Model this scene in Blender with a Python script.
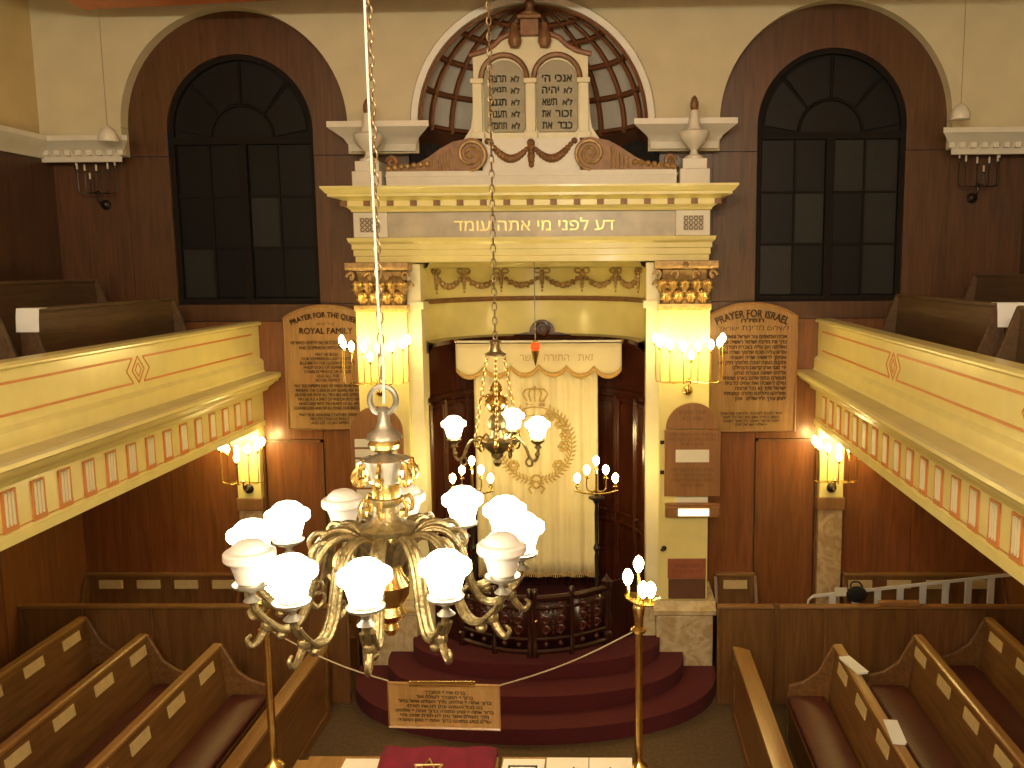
import bpy, bmesh, math, random
from mathutils import Matrix, Vector
random.seed(7)
PI = math.pi
for o in list(bpy.data.objects): bpy.data.objects.remove(o, do_unlink=True)
SC = bpy.context.scene
COL = SC.collection

# ------------------------------------------------------------------ camera
cam_d = bpy.data.cameras.new('camera'); cam = bpy.data.objects.new('camera', cam_d); COL.objects.link(cam)
Fw = Vector((-0.01865, 0.99114, -0.13149)).normalized()
Rt = Vector((0.99982, 0.01796, -0.00642)).normalized()
Up = Rt.cross(Fw).normalized(); Rt = Fw.cross(Up).normalized()
cam.matrix_world = Matrix(((Rt.x, Up.x, -Fw.x, 0.808), (Rt.y, Up.y, -Fw.y, -10.3), (Rt.z, Up.z, -Fw.z, 4.7), (0, 0, 0, 1)))
cam_d.sensor_width = 36.0; cam_d.sensor_fit = 'HORIZONTAL'
cam_d.lens = 900.0 / 1024 * 36
cam_d.shift_x = -77.8 / 1024
cam_d.clip_start = 0.05; cam_d.clip_end = 100
SC.camera = cam
# ------------------------------------------------------------------ world, light, exposure
w = bpy.data.worlds.new('world'); SC.world = w; w.use_nodes = True
w.node_tree.nodes['Background'].inputs[0].default_value = (0.02, 0.025, 0.04, 1)
w.node_tree.nodes['Background'].inputs[1].default_value = 0.3
vs = SC.view_settings
vs.view_transform = 'Standard'; vs.look = 'None'; vs.gamma = 1.0; vs.use_curve_mapping = False
vs.exposure = 0.0
def lamp(name, loc, power, col, radius, kind='POINT'):
    d = bpy.data.lights.new(name, kind); d.energy = power; d.color = col; d.shadow_soft_size = radius
    o = bpy.data.objects.new(name, d); COL.objects.link(o); o.location = loc
    return o
# the camera's own flash and fill lights added behind it to brighten the hall
lamp('camera_flash', (0.87, -10.28, 4.82), 85, (1.0, 0.95, 0.86), 0.03)
lamp('added_fill_light', (0.0, -12.4, 6.9), 700, (1.0, 0.87, 0.62), 0.25)
lamp('added_fill_light.001', (-2.4, -10.8, 7.1), 290, (1.0, 0.87, 0.62), 0.2)
lamp('added_fill_light.002', (2.4, -10.8, 7.1), 290, (1.0, 0.87, 0.62), 0.2)

# ------------------------------------------------------------------ materials
def nodes(name):
    m = bpy.data.materials.new(name); m.use_nodes = True
    nt = m.node_tree; return m, nt, nt.nodes['Principled BSDF']
def mat(name, col, rough=0.5, metal=0.0, var=0.08, scale=6.0, bump=0.0, bscale=40.0, coat=0.0, stretch=(1, 1, 1)):
    m, nt, b = nodes(name)
    b.inputs['Roughness'].default_value = rough; b.inputs['Metallic'].default_value = metal
    if coat: b.inputs['Coat Weight'].default_value = coat; b.inputs['Coat Roughness'].default_value = 0.12
    tc = nt.nodes.new('ShaderNodeTexCoord'); mp = nt.nodes.new('ShaderNodeMapping'); mp.inputs['Scale'].default_value = stretch
    nt.links.new(tc.outputs['Object'], mp.inputs[0])
    n = nt.nodes.new('ShaderNodeTexNoise'); n.inputs['Scale'].default_value = scale; n.inputs['Detail'].default_value = 5
    nt.links.new(mp.outputs[0], n.inputs['Vector'])
    r = nt.nodes.new('ShaderNodeValToRGB')
    lo = [max(0, c * (1 - var)) for c in col]; hi = [min(1, c * (1 + var)) for c in col]
    r.color_ramp.elements[0].position = 0.3; r.color_ramp.elements[1].position = 0.7
    r.color_ramp.elements[0].color = (*lo, 1); r.color_ramp.elements[1].color = (*hi, 1)
    nt.links.new(n.outputs['Fac'], r.inputs[0]); nt.links.new(r.outputs[0], b.inputs['Base Color'])
    if bump:
        n2 = nt.nodes.new('ShaderNodeTexNoise'); n2.inputs['Scale'].default_value = bscale
        nt.links.new(mp.outputs[0], n2.inputs['Vector'])
        bp = nt.nodes.new('ShaderNodeBump'); bp.inputs['Strength'].default_value = bump; bp.inputs['Distance'].default_value = 0.01
        nt.links.new(n2.outputs['Fac'], bp.inputs['Height']); nt.links.new(bp.outputs[0], b.inputs['Normal'])
    return m
def wood(name, dark, light, axis='z', rough=0.35, coat=0.3, sc=1.0):
    m, nt, b = nodes(name)
    b.inputs['Roughness'].default_value = rough; b.inputs['Coat Weight'].default_value = coat; b.inputs['Coat Roughness'].default_value = 0.2
    tc = nt.nodes.new('ShaderNodeTexCoord'); mp = nt.nodes.new('ShaderNodeMapping')
    s = {'x': (1, 14, 14), 'y': (14, 1, 14), 'z': (14, 14, 1)}[axis]
    mp.inputs['Scale'].default_value = tuple(a * sc for a in s)
    nt.links.new(tc.outputs['Object'], mp.inputs[0])
    n = nt.nodes.new('ShaderNodeTexNoise'); n.inputs['Scale'].default_value = 1.4; n.inputs['Detail'].default_value = 7; n.inputs['Distortion'].default_value = 1.2
    nt.links.new(mp.outputs[0], n.inputs['Vector'])
    r = nt.nodes.new('ShaderNodeValToRGB')
    r.color_ramp.elements[0].position = 0.32; r.color_ramp.elements[1].position = 0.7
    r.color_ramp.elements[0].color = (*dark, 1); r.color_ramp.elements[1].color = (*light, 1)
    nt.links.new(n.outputs['Fac'], r.inputs[0])
    n3 = nt.nodes.new('ShaderNodeTexNoise'); n3.inputs['Scale'].default_value = 0.8
    nt.links.new(tc.outputs['Object'], n3.inputs['Vector'])
    mx = nt.nodes.new('ShaderNodeMix'); mx.data_type = 'RGBA'; mx.blend_type = 'MULTIPLY'; mx.inputs[0].default_value = 0.35
    nt.links.new(r.outputs[0], mx.inputs[6]); nt.links.new(n3.outputs['Color'], mx.inputs[7])
    nt.links.new(mx.outputs[2], b.inputs['Base Color'])
    return m
def emit(name, col, strength, base=(0.9, 0.85, 0.75)):
    m, nt, b = nodes(name)
    b.inputs['Base Color'].default_value = (*base, 1); b.inputs['Roughness'].default_value = 0.35
    b.inputs['Emission Color'].default_value = (*col, 1); b.inputs['Emission Strength'].default_value = strength
    return m
def marble(name, a, b_, scale=4.0):
    m, nt, b = nodes(name); b.inputs['Roughness'].default_value = 0.3
    tc = nt.nodes.new('ShaderNodeTexCoord')
    n = nt.nodes.new('ShaderNodeTexNoise'); n.inputs['Scale'].default_value = scale; n.inputs['Detail'].default_value = 8; n.inputs['Distortion'].default_value = 2.2
    nt.links.new(tc.outputs['Object'], n.inputs['Vector'])
    r = nt.nodes.new('ShaderNodeValToRGB'); r.color_ramp.elements[0].position = 0.36; r.color_ramp.elements[1].position = 0.62
    r.color_ramp.elements[0].color = (*b_, 1); r.color_ramp.elements[1].color = (*a, 1)
    nt.links.new(n.outputs['Fac'], r.inputs[0]); nt.links.new(r.outputs[0], b.inputs['Base Color'])
    return m
WARM = (1.0, 0.74, 0.28); GLOBE = (1.0, 0.88, 0.62)
T = {}
T['plaster'] = mat('cream_plaster', (0.66, 0.60, 0.41), 0.75, var=0.05, scale=3, bump=0.15, bscale=30)
T['plaster_side'] = mat('ochre_plaster', (0.62, 0.50, 0.26), 0.75, var=0.06, scale=3)
T['ceiling'] = mat('ceiling_plaster', (0.66, 0.58, 0.42), 0.8, var=0.04)
T['orange'] = mat('orange_painted_trim', (0.75, 0.26, 0.10), 0.5, var=0.1)
T['cream'] = mat('cream_gloss_paint', (0.80, 0.71, 0.29), 0.28, var=0.05, scale=5, coat=0.2)
T['cream2'] = mat('pale_cream_paint', (0.80, 0.74, 0.50), 0.35, var=0.05, scale=5)
T['ledge'] = mat('ledge_paint', (0.56, 0.47, 0.24), 0.4, var=0.08, scale=3)
T['white'] = mat('white_gloss_paint', (0.76, 0.72, 0.62), 0.35, var=0.05)
T['greystone'] = mat('grey_stone_paint', (0.50, 0.44, 0.34), 0.3, var=0.2, scale=4, coat=0.25)
T['tablet'] = mat('tablet_grey', (0.40, 0.37, 0.27), 0.6, var=0.08)
T['line'] = mat('terracotta_paint', (0.66, 0.25, 0.07), 0.45, var=0.08)
T['gilt'] = mat('gilding', (0.62, 0.43, 0.17), 0.35, 0.55, var=0.3, scale=20)
T['antique'] = mat('antique_gilt', (0.42, 0.27, 0.11), 0.45, 0.3, var=0.35, scale=18)
T['brown'] = mat('brown_gilt_paint', (0.24, 0.12, 0.05), 0.45, 0.15, var=0.25, scale=14)
T['tablet_letter'] = mat('tablet_lettering', (0.17, 0.14, 0.085), 0.6, var=0.1)
T['letter'] = mat('dark_lettering', (0.125, 0.060, 0.022), 0.6, var=0.1)
T['gold_letter'] = mat('gold_lettering', (0.85, 0.66, 0.25), 0.3, 0.4, var=0.1)
T['brass'] = mat('polished_brass', (0.70, 0.50, 0.18), 0.26, 1.0, var=0.15, scale=15)
T['pale_brass'] = mat('silvered_brass', (0.27, 0.21, 0.10), 0.38, 0.8, var=0.45, scale=30, bump=0.4, bscale=90)
T['silver'] = mat('worn_silver_plate', (0.36, 0.33, 0.27), 0.38, 0.75, var=0.15, scale=15)
T['chain'] = mat('chain_metal', (0.42, 0.34, 0.22), 0.35, 0.9, var=0.2, scale=25)
T['iron'] = mat('black_iron', (0.03, 0.025, 0.02), 0.35, 0.5, var=0.2)
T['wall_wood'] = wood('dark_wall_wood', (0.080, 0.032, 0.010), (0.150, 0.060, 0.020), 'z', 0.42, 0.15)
T['low_wood'] = wood('reddish_wall_wood_lit', (0.190, 0.066, 0.020), (0.310, 0.112, 0.036), 'z', 0.36, 0.2)  # colour brightened to stand in for sconce light on the lower wall
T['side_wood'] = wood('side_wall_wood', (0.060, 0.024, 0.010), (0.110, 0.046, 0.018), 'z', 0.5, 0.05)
T['pew'] = wood('oak_pew', (0.150, 0.064, 0.018), (0.270, 0.125, 0.040), 'y', 0.4, 0.2)
T['pew_cap'] = wood('oak_cap', (0.32, 0.16, 0.045), (0.46, 0.24, 0.075), 'y', 0.35, 0.25)
T['part'] = wood('oak_partition', (0.150, 0.064, 0.018), (0.260, 0.118, 0.036), 'z', 0.4, 0.2)
T['part_cap'] = wood('oak_partition_cap', (0.22, 0.105, 0.03), (0.34, 0.17, 0.055), 'x', 0.35, 0.25)
T['gal_pew'] = wood('gallery_oak', (0.085, 0.044, 0.020), (0.160, 0.085, 0.038), 'y', 0.5, 0.05)
T['mahog'] = wood('mahogany', (0.035, 0.008, 0.004), (0.095, 0.022, 0.010), 'z', 0.22, 0.6)
T['mahog_x'] = wood('mahogany_rail', (0.035, 0.008, 0.004), (0.095, 0.022, 0.010), 'x', 0.22, 0.6)
T['gatewood'] = wood('carved_mahogany', (0.022, 0.006, 0.004), (0.055, 0.014, 0.009), 'z', 0.3, 0.5)
T['gate_carve'] = mat('carved_relief', (0.075, 0.02, 0.014), 0.3, var=0.3, scale=25, coat=0.4)
T['board'] = wood('board_oak', (0.36, 0.19, 0.065), (0.47, 0.26, 0.095), 'z', 0.45, 0.15)
T['plaque'] = wood('plaque_wood', (0.30, 0.13, 0.045), (0.40, 0.185, 0.065), 'z', 0.4, 0.2)
T['redplaque'] = mat('red_plaque', (0.32, 0.10, 0.045), 0.45, var=0.15)
T['darkplaque'] = mat('dark_brown_plaque', (0.13, 0.055, 0.03), 0.45, var=0.15)
T['paper'] = mat('paper', (0.80, 0.76, 0.62), 0.8, var=0.04)
T['whitepaper'] = mat('white_paper', (0.82, 0.82, 0.80), 0.8, var=0.03)
T['plate'] = mat('ivory_nameplate', (0.62, 0.47, 0.24), 0.5, var=0.08, scale=12)
T['carpet'] = mat('burgundy_carpet', (0.088, 0.008, 0.013), 0.95, var=0.2, scale=60, bump=0.5, bscale=150)
T['floor'] = mat('brown_carpet', (0.100, 0.062, 0.028), 0.9, var=0.25, scale=25, bump=0.3, bscale=120)
T['leather'] = mat('burgundy_leather', (0.085, 0.018, 0.012), 0.45, var=0.2, scale=8, bump=0.2, bscale=25)
T['velvet'] = mat('burgundy_velvet', (0.17, 0.006, 0.025), 0.85, var=0.2, scale=12)
T['curtain'] = mat('cream_satin', (0.74, 0.65, 0.39), 0.5, var=0.06, scale=3)
T['fringe'] = mat('gold_fringe', (0.55, 0.34, 0.10), 0.7, var=0.2, scale=40)
T['embroid'] = mat('gold_embroidery', (0.50, 0.36, 0.12), 0.5, 0.2, var=0.25, scale=40)
T['marble'] = marble('veined_marble', (0.62, 0.52, 0.33), (0.44, 0.32, 0.16), 5)
T['marble2'] = marble('tan_marble', (0.60, 0.45, 0.25), (0.40, 0.26, 0.12), 5)
T['glass'] = mat('night_glass', (0.003, 0.003, 0.0035), 0.45, var=0.1)
T['grey_reflection'] = mat('night_glass_painted_reflection', (0.020, 0.020, 0.020), 0.4, var=0.1)  # grey reflection painted into the pane colour
T['sash'] = mat('dark_sash', (0.008, 0.005, 0.004), 0.75, var=0.1)
for _k in ('glass', 'grey_reflection', 'sash'): T[_k].node_tree.nodes['Principled BSDF'].inputs['Specular IOR Level'].default_value = 0.25
T['alu'] = mat('aluminium', (0.85, 0.85, 0.84), 0.35, 0.25, var=0.05)
T['cord'] = mat('white_flex', (0.85, 0.83, 0.78), 0.5, var=0.02)
T['rope'] = mat('pale_cord', (0.36, 0.29, 0.19), 0.7, var=0.1)
T['offglobe'] = emit('glowing_unlit_opal_glass', (1.0, 0.84, 0.70), 0.03, (0.60, 0.55, 0.50))  # faint emission stands in for light caught from the lit shades
T['globe'] = emit('lit_opal_globe', GLOBE, 20.0)
T['bulb'] = emit('lit_candle_bulb', WARM, 80.0)
T['bulb_hot'] = emit('lit_sconce_bulb', WARM, 74.0)
T['offbulb'] = mat('unlit_candle_tube', (0.55, 0.50, 0.42), 0.4, var=0.03)
T['pane_lit'] = emit('lit_memorial_pane', (1.0, 0.90, 0.45), 2.2)
T['ruby'] = emit('ruby_glass_lamp', (1.0, 0.07, 0.01), 1.2, (0.7, 0.05, 0.01))
T['coffer'] = mat('coffer_white', (0.88, 0.86, 0.78), 0.55, var=0.06)
T['rib'] = mat('coffer_rib_brown', (0.26, 0.10, 0.04), 0.45, var=0.15)
T['black'] = mat('black_cloth', (0.010, 0.009, 0.009), 0.9, var=0.1)
T['drum'] = mat('dark_drum', (0.10, 0.040, 0.020), 0.55, var=0.2)

# ------------------------------------------------------------------ mesh helpers
ORG = {}
def org(p): return ORG.get(p.name, Vector((0, 0, 0))) if p else Vector((0, 0, 0))
class MB:
    def __init__(s): s.v = []; s.f = []
    def add(s, vs_, fs):
        k = len(s.v); s.v += [tuple(a) for a in vs_]; s.f += [tuple(i + k for i in q) for q in fs]; return s
    def bx(s, x0, x1, y0, y1, z0, z1):
        x0, x1 = sorted((x0, x1)); y0, y1 = sorted((y0, y1)); z0, z1 = sorted((z0, z1))
        return s.add([(x0, y0, z0), (x1, y0, z0), (x1, y1, z0), (x0, y1, z0), (x0, y0, z1), (x1, y0, z1), (x1, y1, z1), (x0, y1, z1)],
                     [(0, 3, 2, 1), (4, 5, 6, 7), (0, 1, 5, 4), (1, 2, 6, 5), (2, 3, 7, 6), (3, 0, 4, 7)])
    def prism(s, poly, axis, a0, a1):
        # poly of 2D points; axis 'x' -> (y,z), 'y' -> (x,z), 'z' -> (x,y)
        def P(p, a): return {'x': (a, p[0], p[1]), 'y': (p[0], a, p[1]), 'z': (p[0], p[1], a)}[axis]
        n = len(poly)
        vs_ = [P(p, a0) for p in poly] + [P(p, a1) for p in poly]
        return s.add(vs_, [tuple(range(n))[::-1], tuple(range(n, 2 * n))] + [(i, (i + 1) % n, n + (i + 1) % n, n + i) for i in range(n)])
    def lathe(s, prof, n=16, c=(0, 0, 0), a0=0.0, a1=2 * PI):
        full = abs(a1 - a0 - 2 * PI) < 1e-6; m = n if full else n + 1
        vs_ = []
        for r, z in prof:
            for i in range(m):
                a = a0 + (a1 - a0) * i / n
                vs_.append((c[0] + r * math.cos(a), c[1] + r * math.sin(a), c[2] + z))
        fs = []
        for j in range(len(prof) - 1):
            for i in range(n):
                i2 = (i + 1) % m
                fs.append((j * m + i, j * m + i2, (j + 1) * m + i2, (j + 1) * m + i))
        if full:
            fs.append(tuple(range(m))[::-1]); fs.append(tuple(range((len(prof) - 1) * m, len(prof) * m)))
        return s.add(vs_, fs)
    def tube(s, pts, r, n=8, closed=False, flat=1.0):
        P = [Vector(p) for p in pts]; L = len(P)
        rr = r if isinstance(r, (list, tuple)) else [r] * L
        T0 = None; N = None; vs_ = []
        for i in range(L):
            if closed: t = (P[(i + 1) % L] - P[i - 1])
            else: t = P[min(i + 1, L - 1)] - P[max(i - 1, 0)]
            t = t.normalized() if t.length > 1e-9 else Vector((0, 0, 1))
            if N is None:
                N = t.orthogonal().normalized()
            else:
                N = (N - t * N.dot(t)); N = N.normalized() if N.length > 1e-6 else t.orthogonal().normalized()
            B = t.cross(N)
            for k in range(n):
                a = 2 * PI * k / n
                vs_.append(P[i] + (N * math.cos(a) + B * math.sin(a) * flat) * rr[i])
        fs = []
        for i in range(L if closed else L - 1):
            j = (i + 1) % L
            for k in range(n):
                k2 = (k + 1) % n
                fs.append((i * n + k, i * n + k2, j * n + k2, j * n + k))
        if not closed: fs += [tuple(range(n))[::-1], tuple(range((L - 1) * n, L * n))]
        return s.add(vs_, fs)
    def ball(s, c, r, n=10, m=6, sz=1.0, sx=1.0, sy=1.0):
        vs_ = [(c[0], c[1], c[2] - r * sz)]
        for j in range(1, m):
            a = -PI / 2 + PI * j / m
            for i in range(n):
                b = 2 * PI * i / n
                vs_.append((c[0] + r * sx * math.cos(a) * math.cos(b), c[1] + r * sy * math.cos(a) * math.sin(b), c[2] + r * sz * math.sin(a)))
        vs_.append((c[0], c[1], c[2] + r * sz)); fs = []
        for i in range(n): fs.append((0, 1 + (i + 1) % n, 1 + i))
        for j in range(m - 2):
            for i in range(n):
                a = 1 + j * n; fs.append((a + i, a + (i + 1) % n, a + n + (i + 1) % n, a + n + i))
        k = 1 + (m - 2) * n; t = len(vs_) - 1
        for i in range(n): fs.append((k + i, k + (i + 1) % n, t))
        return s.add(vs_, fs)
    def grid(s, rows):
        n = len(rows[0]); vs_ = [p for r in rows for p in r]
        return s.add(vs_, [(j * n + i, j * n + i + 1, (j + 1) * n + i + 1, (j + 1) * n + i) for j in range(len(rows) - 1) for i in range(n - 1)])
    def build(s, name, m, parent=None, smooth=True, origin=None, bev=0.0, angle=40, thick=0.0):
        o0 = org(parent) if parent else Vector(origin or (0, 0, 0))
        me = bpy.data.meshes.new(name)
        me.from_pydata([(a[0] - o0.x, a[1] - o0.y, a[2] - o0.z) for a in s.v], [], s.f)
        b = bmesh.new(); b.from_mesh(me)
        if thick == 0: bmesh.ops.recalc_face_normals(b, faces=b.faces)
        b.to_mesh(me); b.free()
        if smooth:
            for p in me.polygons: p.use_smooth = True
            me.set_sharp_from_angle(angle=math.radians(angle))
        me.materials.append(T[m])
        o = bpy.data.objects.new(name, me); COL.objects.link(o)
        if parent: o.parent = parent; ORG[o.name] = o0
        else: o.location = o0; ORG[o.name] = o0
        if thick:
            md = o.modifiers.new('thickness', 'SOLIDIFY'); md.thickness = thick; md.offset = 0
        if bev:
            md = o.modifiers.new('bevel', 'BEVEL'); md.width = bev; md.segments = 2; md.limit_method = 'ANGLE'
        return o
def tag(o, label, cat, group=None):
    o['label'] = label; o['category'] = cat
    if group: o['group'] = group
    return o
def thing(name, label, cat, loc=(0, 0, 0), group=None):
    o = bpy.data.objects.new(name, None); COL.objects.link(o); o.location = loc; o.empty_display_size = 0.1
    ORG[o.name] = Vector(loc); return tag(o, label, cat, group)
def struct(o): o['kind'] = 'structure'; return o
def inst(src, parent, loc=(0, 0, 0), rz=0.0, rot=None, scale=None):
    o = src.copy(); COL.objects.link(o); o.parent = parent; o.location = loc
    o.rotation_euler = rot if rot else (0, 0, rz)
    if scale: o.scale = scale
    return o
def copy_tree(o, parent=None):
    c = o.copy(); COL.objects.link(c); c.parent = parent
    for k in list(o.children): copy_tree(k, c)
    return c
def box(name, m, x0, x1, y0, y1, z0, z1, parent=None, bev=0.0, origin=None):
    return MB().bx(x0, x1, y0, y1, z0, z1).build(name, m, parent, False if not bev else True, origin, bev)
def heb(s): return '\n'.join(l[::-1] for l in s.split('\n'))
from mathutils.geometry import tessellate_polygon
def glyph_polys(body, size, align, spacing):
    cu = bpy.data.curves.new('tmp', 'FONT'); cu.body = body; cu.size = size; cu.align_x = align; cu.align_y = 'CENTER'
    cu.space_line = spacing; cu.resolution_u = 3
    to = bpy.data.objects.new('tmp', cu); COL.objects.link(to)
    dg = bpy.context.evaluated_depsgraph_get(); dg.update()
    c2 = to.evaluated_get(dg).to_curve(dg)
    polys = []
    for sp in c2.splines:
        pts = []
        if sp.type == 'BEZIER':
            B = sp.bezier_points; n = len(B)
            for i in range(n):
                a, b = B[i], B[(i + 1) % n]
                p0, p1, p2, p3 = (Vector(q[:2]) for q in (a.co, a.handle_right, b.handle_left, b.co))
                straight = abs((p1 - p0).cross(p3 - p0)) < 1e-7 and abs((p2 - p0).cross(p3 - p0)) < 1e-7
                for k in range(1 if straight else 3):
                    t = k / 3; u = 1 - t
                    pts.append(p0 * u ** 3 + p1 * 3 * u * u * t + p2 * 3 * u * t * t + p3 * t ** 3)
        else: pts = [Vector(q.co[:2]) for q in sp.points]
        if len(pts) > 2: polys.append(pts)
    bpy.data.objects.remove(to, do_unlink=True); bpy.data.curves.remove(cu)
    return polys
def sarea(p): return sum(p[i - 1].cross(p[i]) for i in range(len(p))) / 2
def inside(q, p):
    r = False
    for i in range(len(p)):
        a, b = p[i - 1], p[i]
        if (a.y > q.y) != (b.y > q.y) and q.x < (b.x - a.x) * (q.y - a.y) / (b.y - a.y) + a.x: r = not r
    return r
def text_mesh(name, body, size, m, parent, loc, align='CENTER', depth=0.002, width=None, spacing=1.0, arc=None, rot=None, height=None, bold=0.0, label=None):
    """flat printed lettering in the XZ plane facing -Y; loc in world coordinates; arc = radius it is bent round"""
    polys = glyph_polys(body, size, align, spacing)
    big = max(polys, key=lambda p: abs(sarea(p))); sg = 1 if sarea(big) > 0 else -1
    outer = [p for p in polys if sarea(p) * sg > 0]; holes = [p for p in polys if sarea(p) * sg <= 0]
    V, Fc = [], []
    for p in outer:
        hs = [h for h in holes if inside(h[0], p)]
        loops = [p] + hs; flat = [q for l in loops for q in l]; k = len(V)
        V += flat
        for t in tessellate_polygon([[q.to_3d() for q in l] for l in loops]): Fc.append(tuple(k + q for q in t))
    xs = [v.x for v in V]; ys = [v.y for v in V]
    bw = 0.0
    if width:
        k = width / (max(xs) - min(xs)); mid = {'CENTER': (max(xs) + min(xs)) / 2, 'RIGHT': max(xs)}.get(align, min(xs))
        kh = height / (max(ys) - min(ys)) if height else min(k, 1.3); my = (max(ys) + min(ys)) / 2 if height else 0
        V = [Vector(((v.x - mid) * k, (v.y - my) * kh)) for v in V]
    if bold:
        n0 = len(V); F0 = list(Fc); V0 = list(V)
        for (dx, dy) in ((bold, 0), (0, bold), (bold, bold)):
            k = len(V); V += [v + Vector((dx, dy)) for v in V0]; Fc += [tuple(k + q for q in f) for f in F0]
    if arc: W = [((arc + v.y) * math.sin(v.x / arc), 0, (arc + v.y) * math.cos(v.x / arc) - arc) for v in V]
    else: W = [(v.x, 0, v.y) for v in V]
    me = bpy.data.meshes.new(name); me.from_pydata(W, [], Fc); me.materials.append(T[m])
    o = bpy.data.objects.new(name, me); COL.objects.link(o); o.parent = parent; o.location = Vector(loc) - org(parent)
    if rot: o.rotation_euler = rot
    if '\n' in body: o['kind'] = 'stuff'
    return o
def arc_pts(cx, cz, r, a0, a1, n): return [(cx + r * math.cos(a0 + (a1 - a0) * i / n), cz + r * math.sin(a0 + (a1 - a0) * i / n)) for i in range(n + 1)]
SIDES = ((-1, 'beside the royal family board', 'royal family board'), (1, 'beside the Israel board', 'Israel board'))

# ================================================================== SETTING
WX, YR, ZC = 5.56, -15.0, 8.15           # side walls, rear wall, ceiling
struct(box('floor', 'floor', -WX - .2, WX + .2, YR - .2, 1.6, -.2, 0))
struct(box('ceiling', 'ceiling', -WX - .2, WX + .2, YR - .2, .15, ZC, ZC + .15))
struct(box('wall_rear', 'plaster', -WX - .2, WX + .2, YR - .2, YR, 0, ZC))
for s, nm in ((-1, 'left'), (1, 'right')):
    wl = struct(box('wall_' + nm, 'plaster_side', s * WX, s * (WX + .2), YR, .6, 0, ZC, origin=(s * WX, 0, 0)))
    for k in range(10):      # wood panelling boards on the side walls
        y1 = .158 - k * 1.5
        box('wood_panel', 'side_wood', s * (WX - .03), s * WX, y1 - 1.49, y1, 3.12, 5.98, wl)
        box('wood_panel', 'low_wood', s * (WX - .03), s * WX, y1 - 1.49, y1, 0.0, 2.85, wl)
    mb = MB().prism([(0, 5.92), (s * .06, 5.92), (s * .08, 5.96), (s * .14, 6.02), (s * .2, 6.10), (s * .2, 6.15), (0, 6.15)], 'y', YR, 0)
    mb.v = [(s * WX - v[0], v[1], v[2]) for v in mb.v]
    mb.build('impost_moulding', 'white', wl, True, angle=30)

AX, AR, AZ = 3.355, 1.28, 6.26            # big arched recess
WR, WZ, WB = 0.835, 6.24, 4.27             # window half width, springing, sill
DR, DZ = 1.28, 6.26                       # half dome
# upper plaster wall with three arched openings
mb = MB()
def zlow(x):
    for c, r in ((-AX, AR), (AX, AR), (0, DR)):
        if abs(x - c) < r: return AZ + math.sqrt(max(0, r * r - (x - c) ** 2))
    return 5.95
xs = [-WX - .2, WX + .2]
for c, r in ((-AX, AR), (AX, AR), (0, DR)):
    xs += [c + r * math.cos(PI * i / 40) for i in range(41)]
xs = sorted(xs)
e = 1e-5
for a, b in zip(xs[:-1], xs[1:]):
    za, zb = zlow(a + e), zlow(b - e)
    mb.add([(a, 0, za), (b, 0, zb), (b, 0, ZC), (a, 0, ZC)], [(0, 1, 2, 3)])
    mb.add([(a, 0, za), (b, 0, zb), (b, .16, zb), (a, .16, za)], [(0, 3, 2, 1)])
for c, r in ((-AX, AR), (AX, AR)):
    for sx in (-1, 1):
        x = c + sx * r
        mb.add([(x, 0, 5.95), (x, .16, 5.95), (x, .16, AZ), (x, 0, AZ)], [(0, 1, 2, 3)])
wb = struct(mb.build('wall_back', 'plaster', None, True, angle=25))
# raised white moulding round the dome opening
mb = MB()
rows = []
for (dr, y) in ((.0, .0), (.0, -.05), (.07, -.06), (.085, -.03), (.085, .0)):
    rows.append([(p[0], y, p[1]) for p in arc_pts(0, DZ, DR + dr, 0, PI, 48)])
mb.grid(rows).build('arch_moulding', 'white', wb, True)

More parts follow.
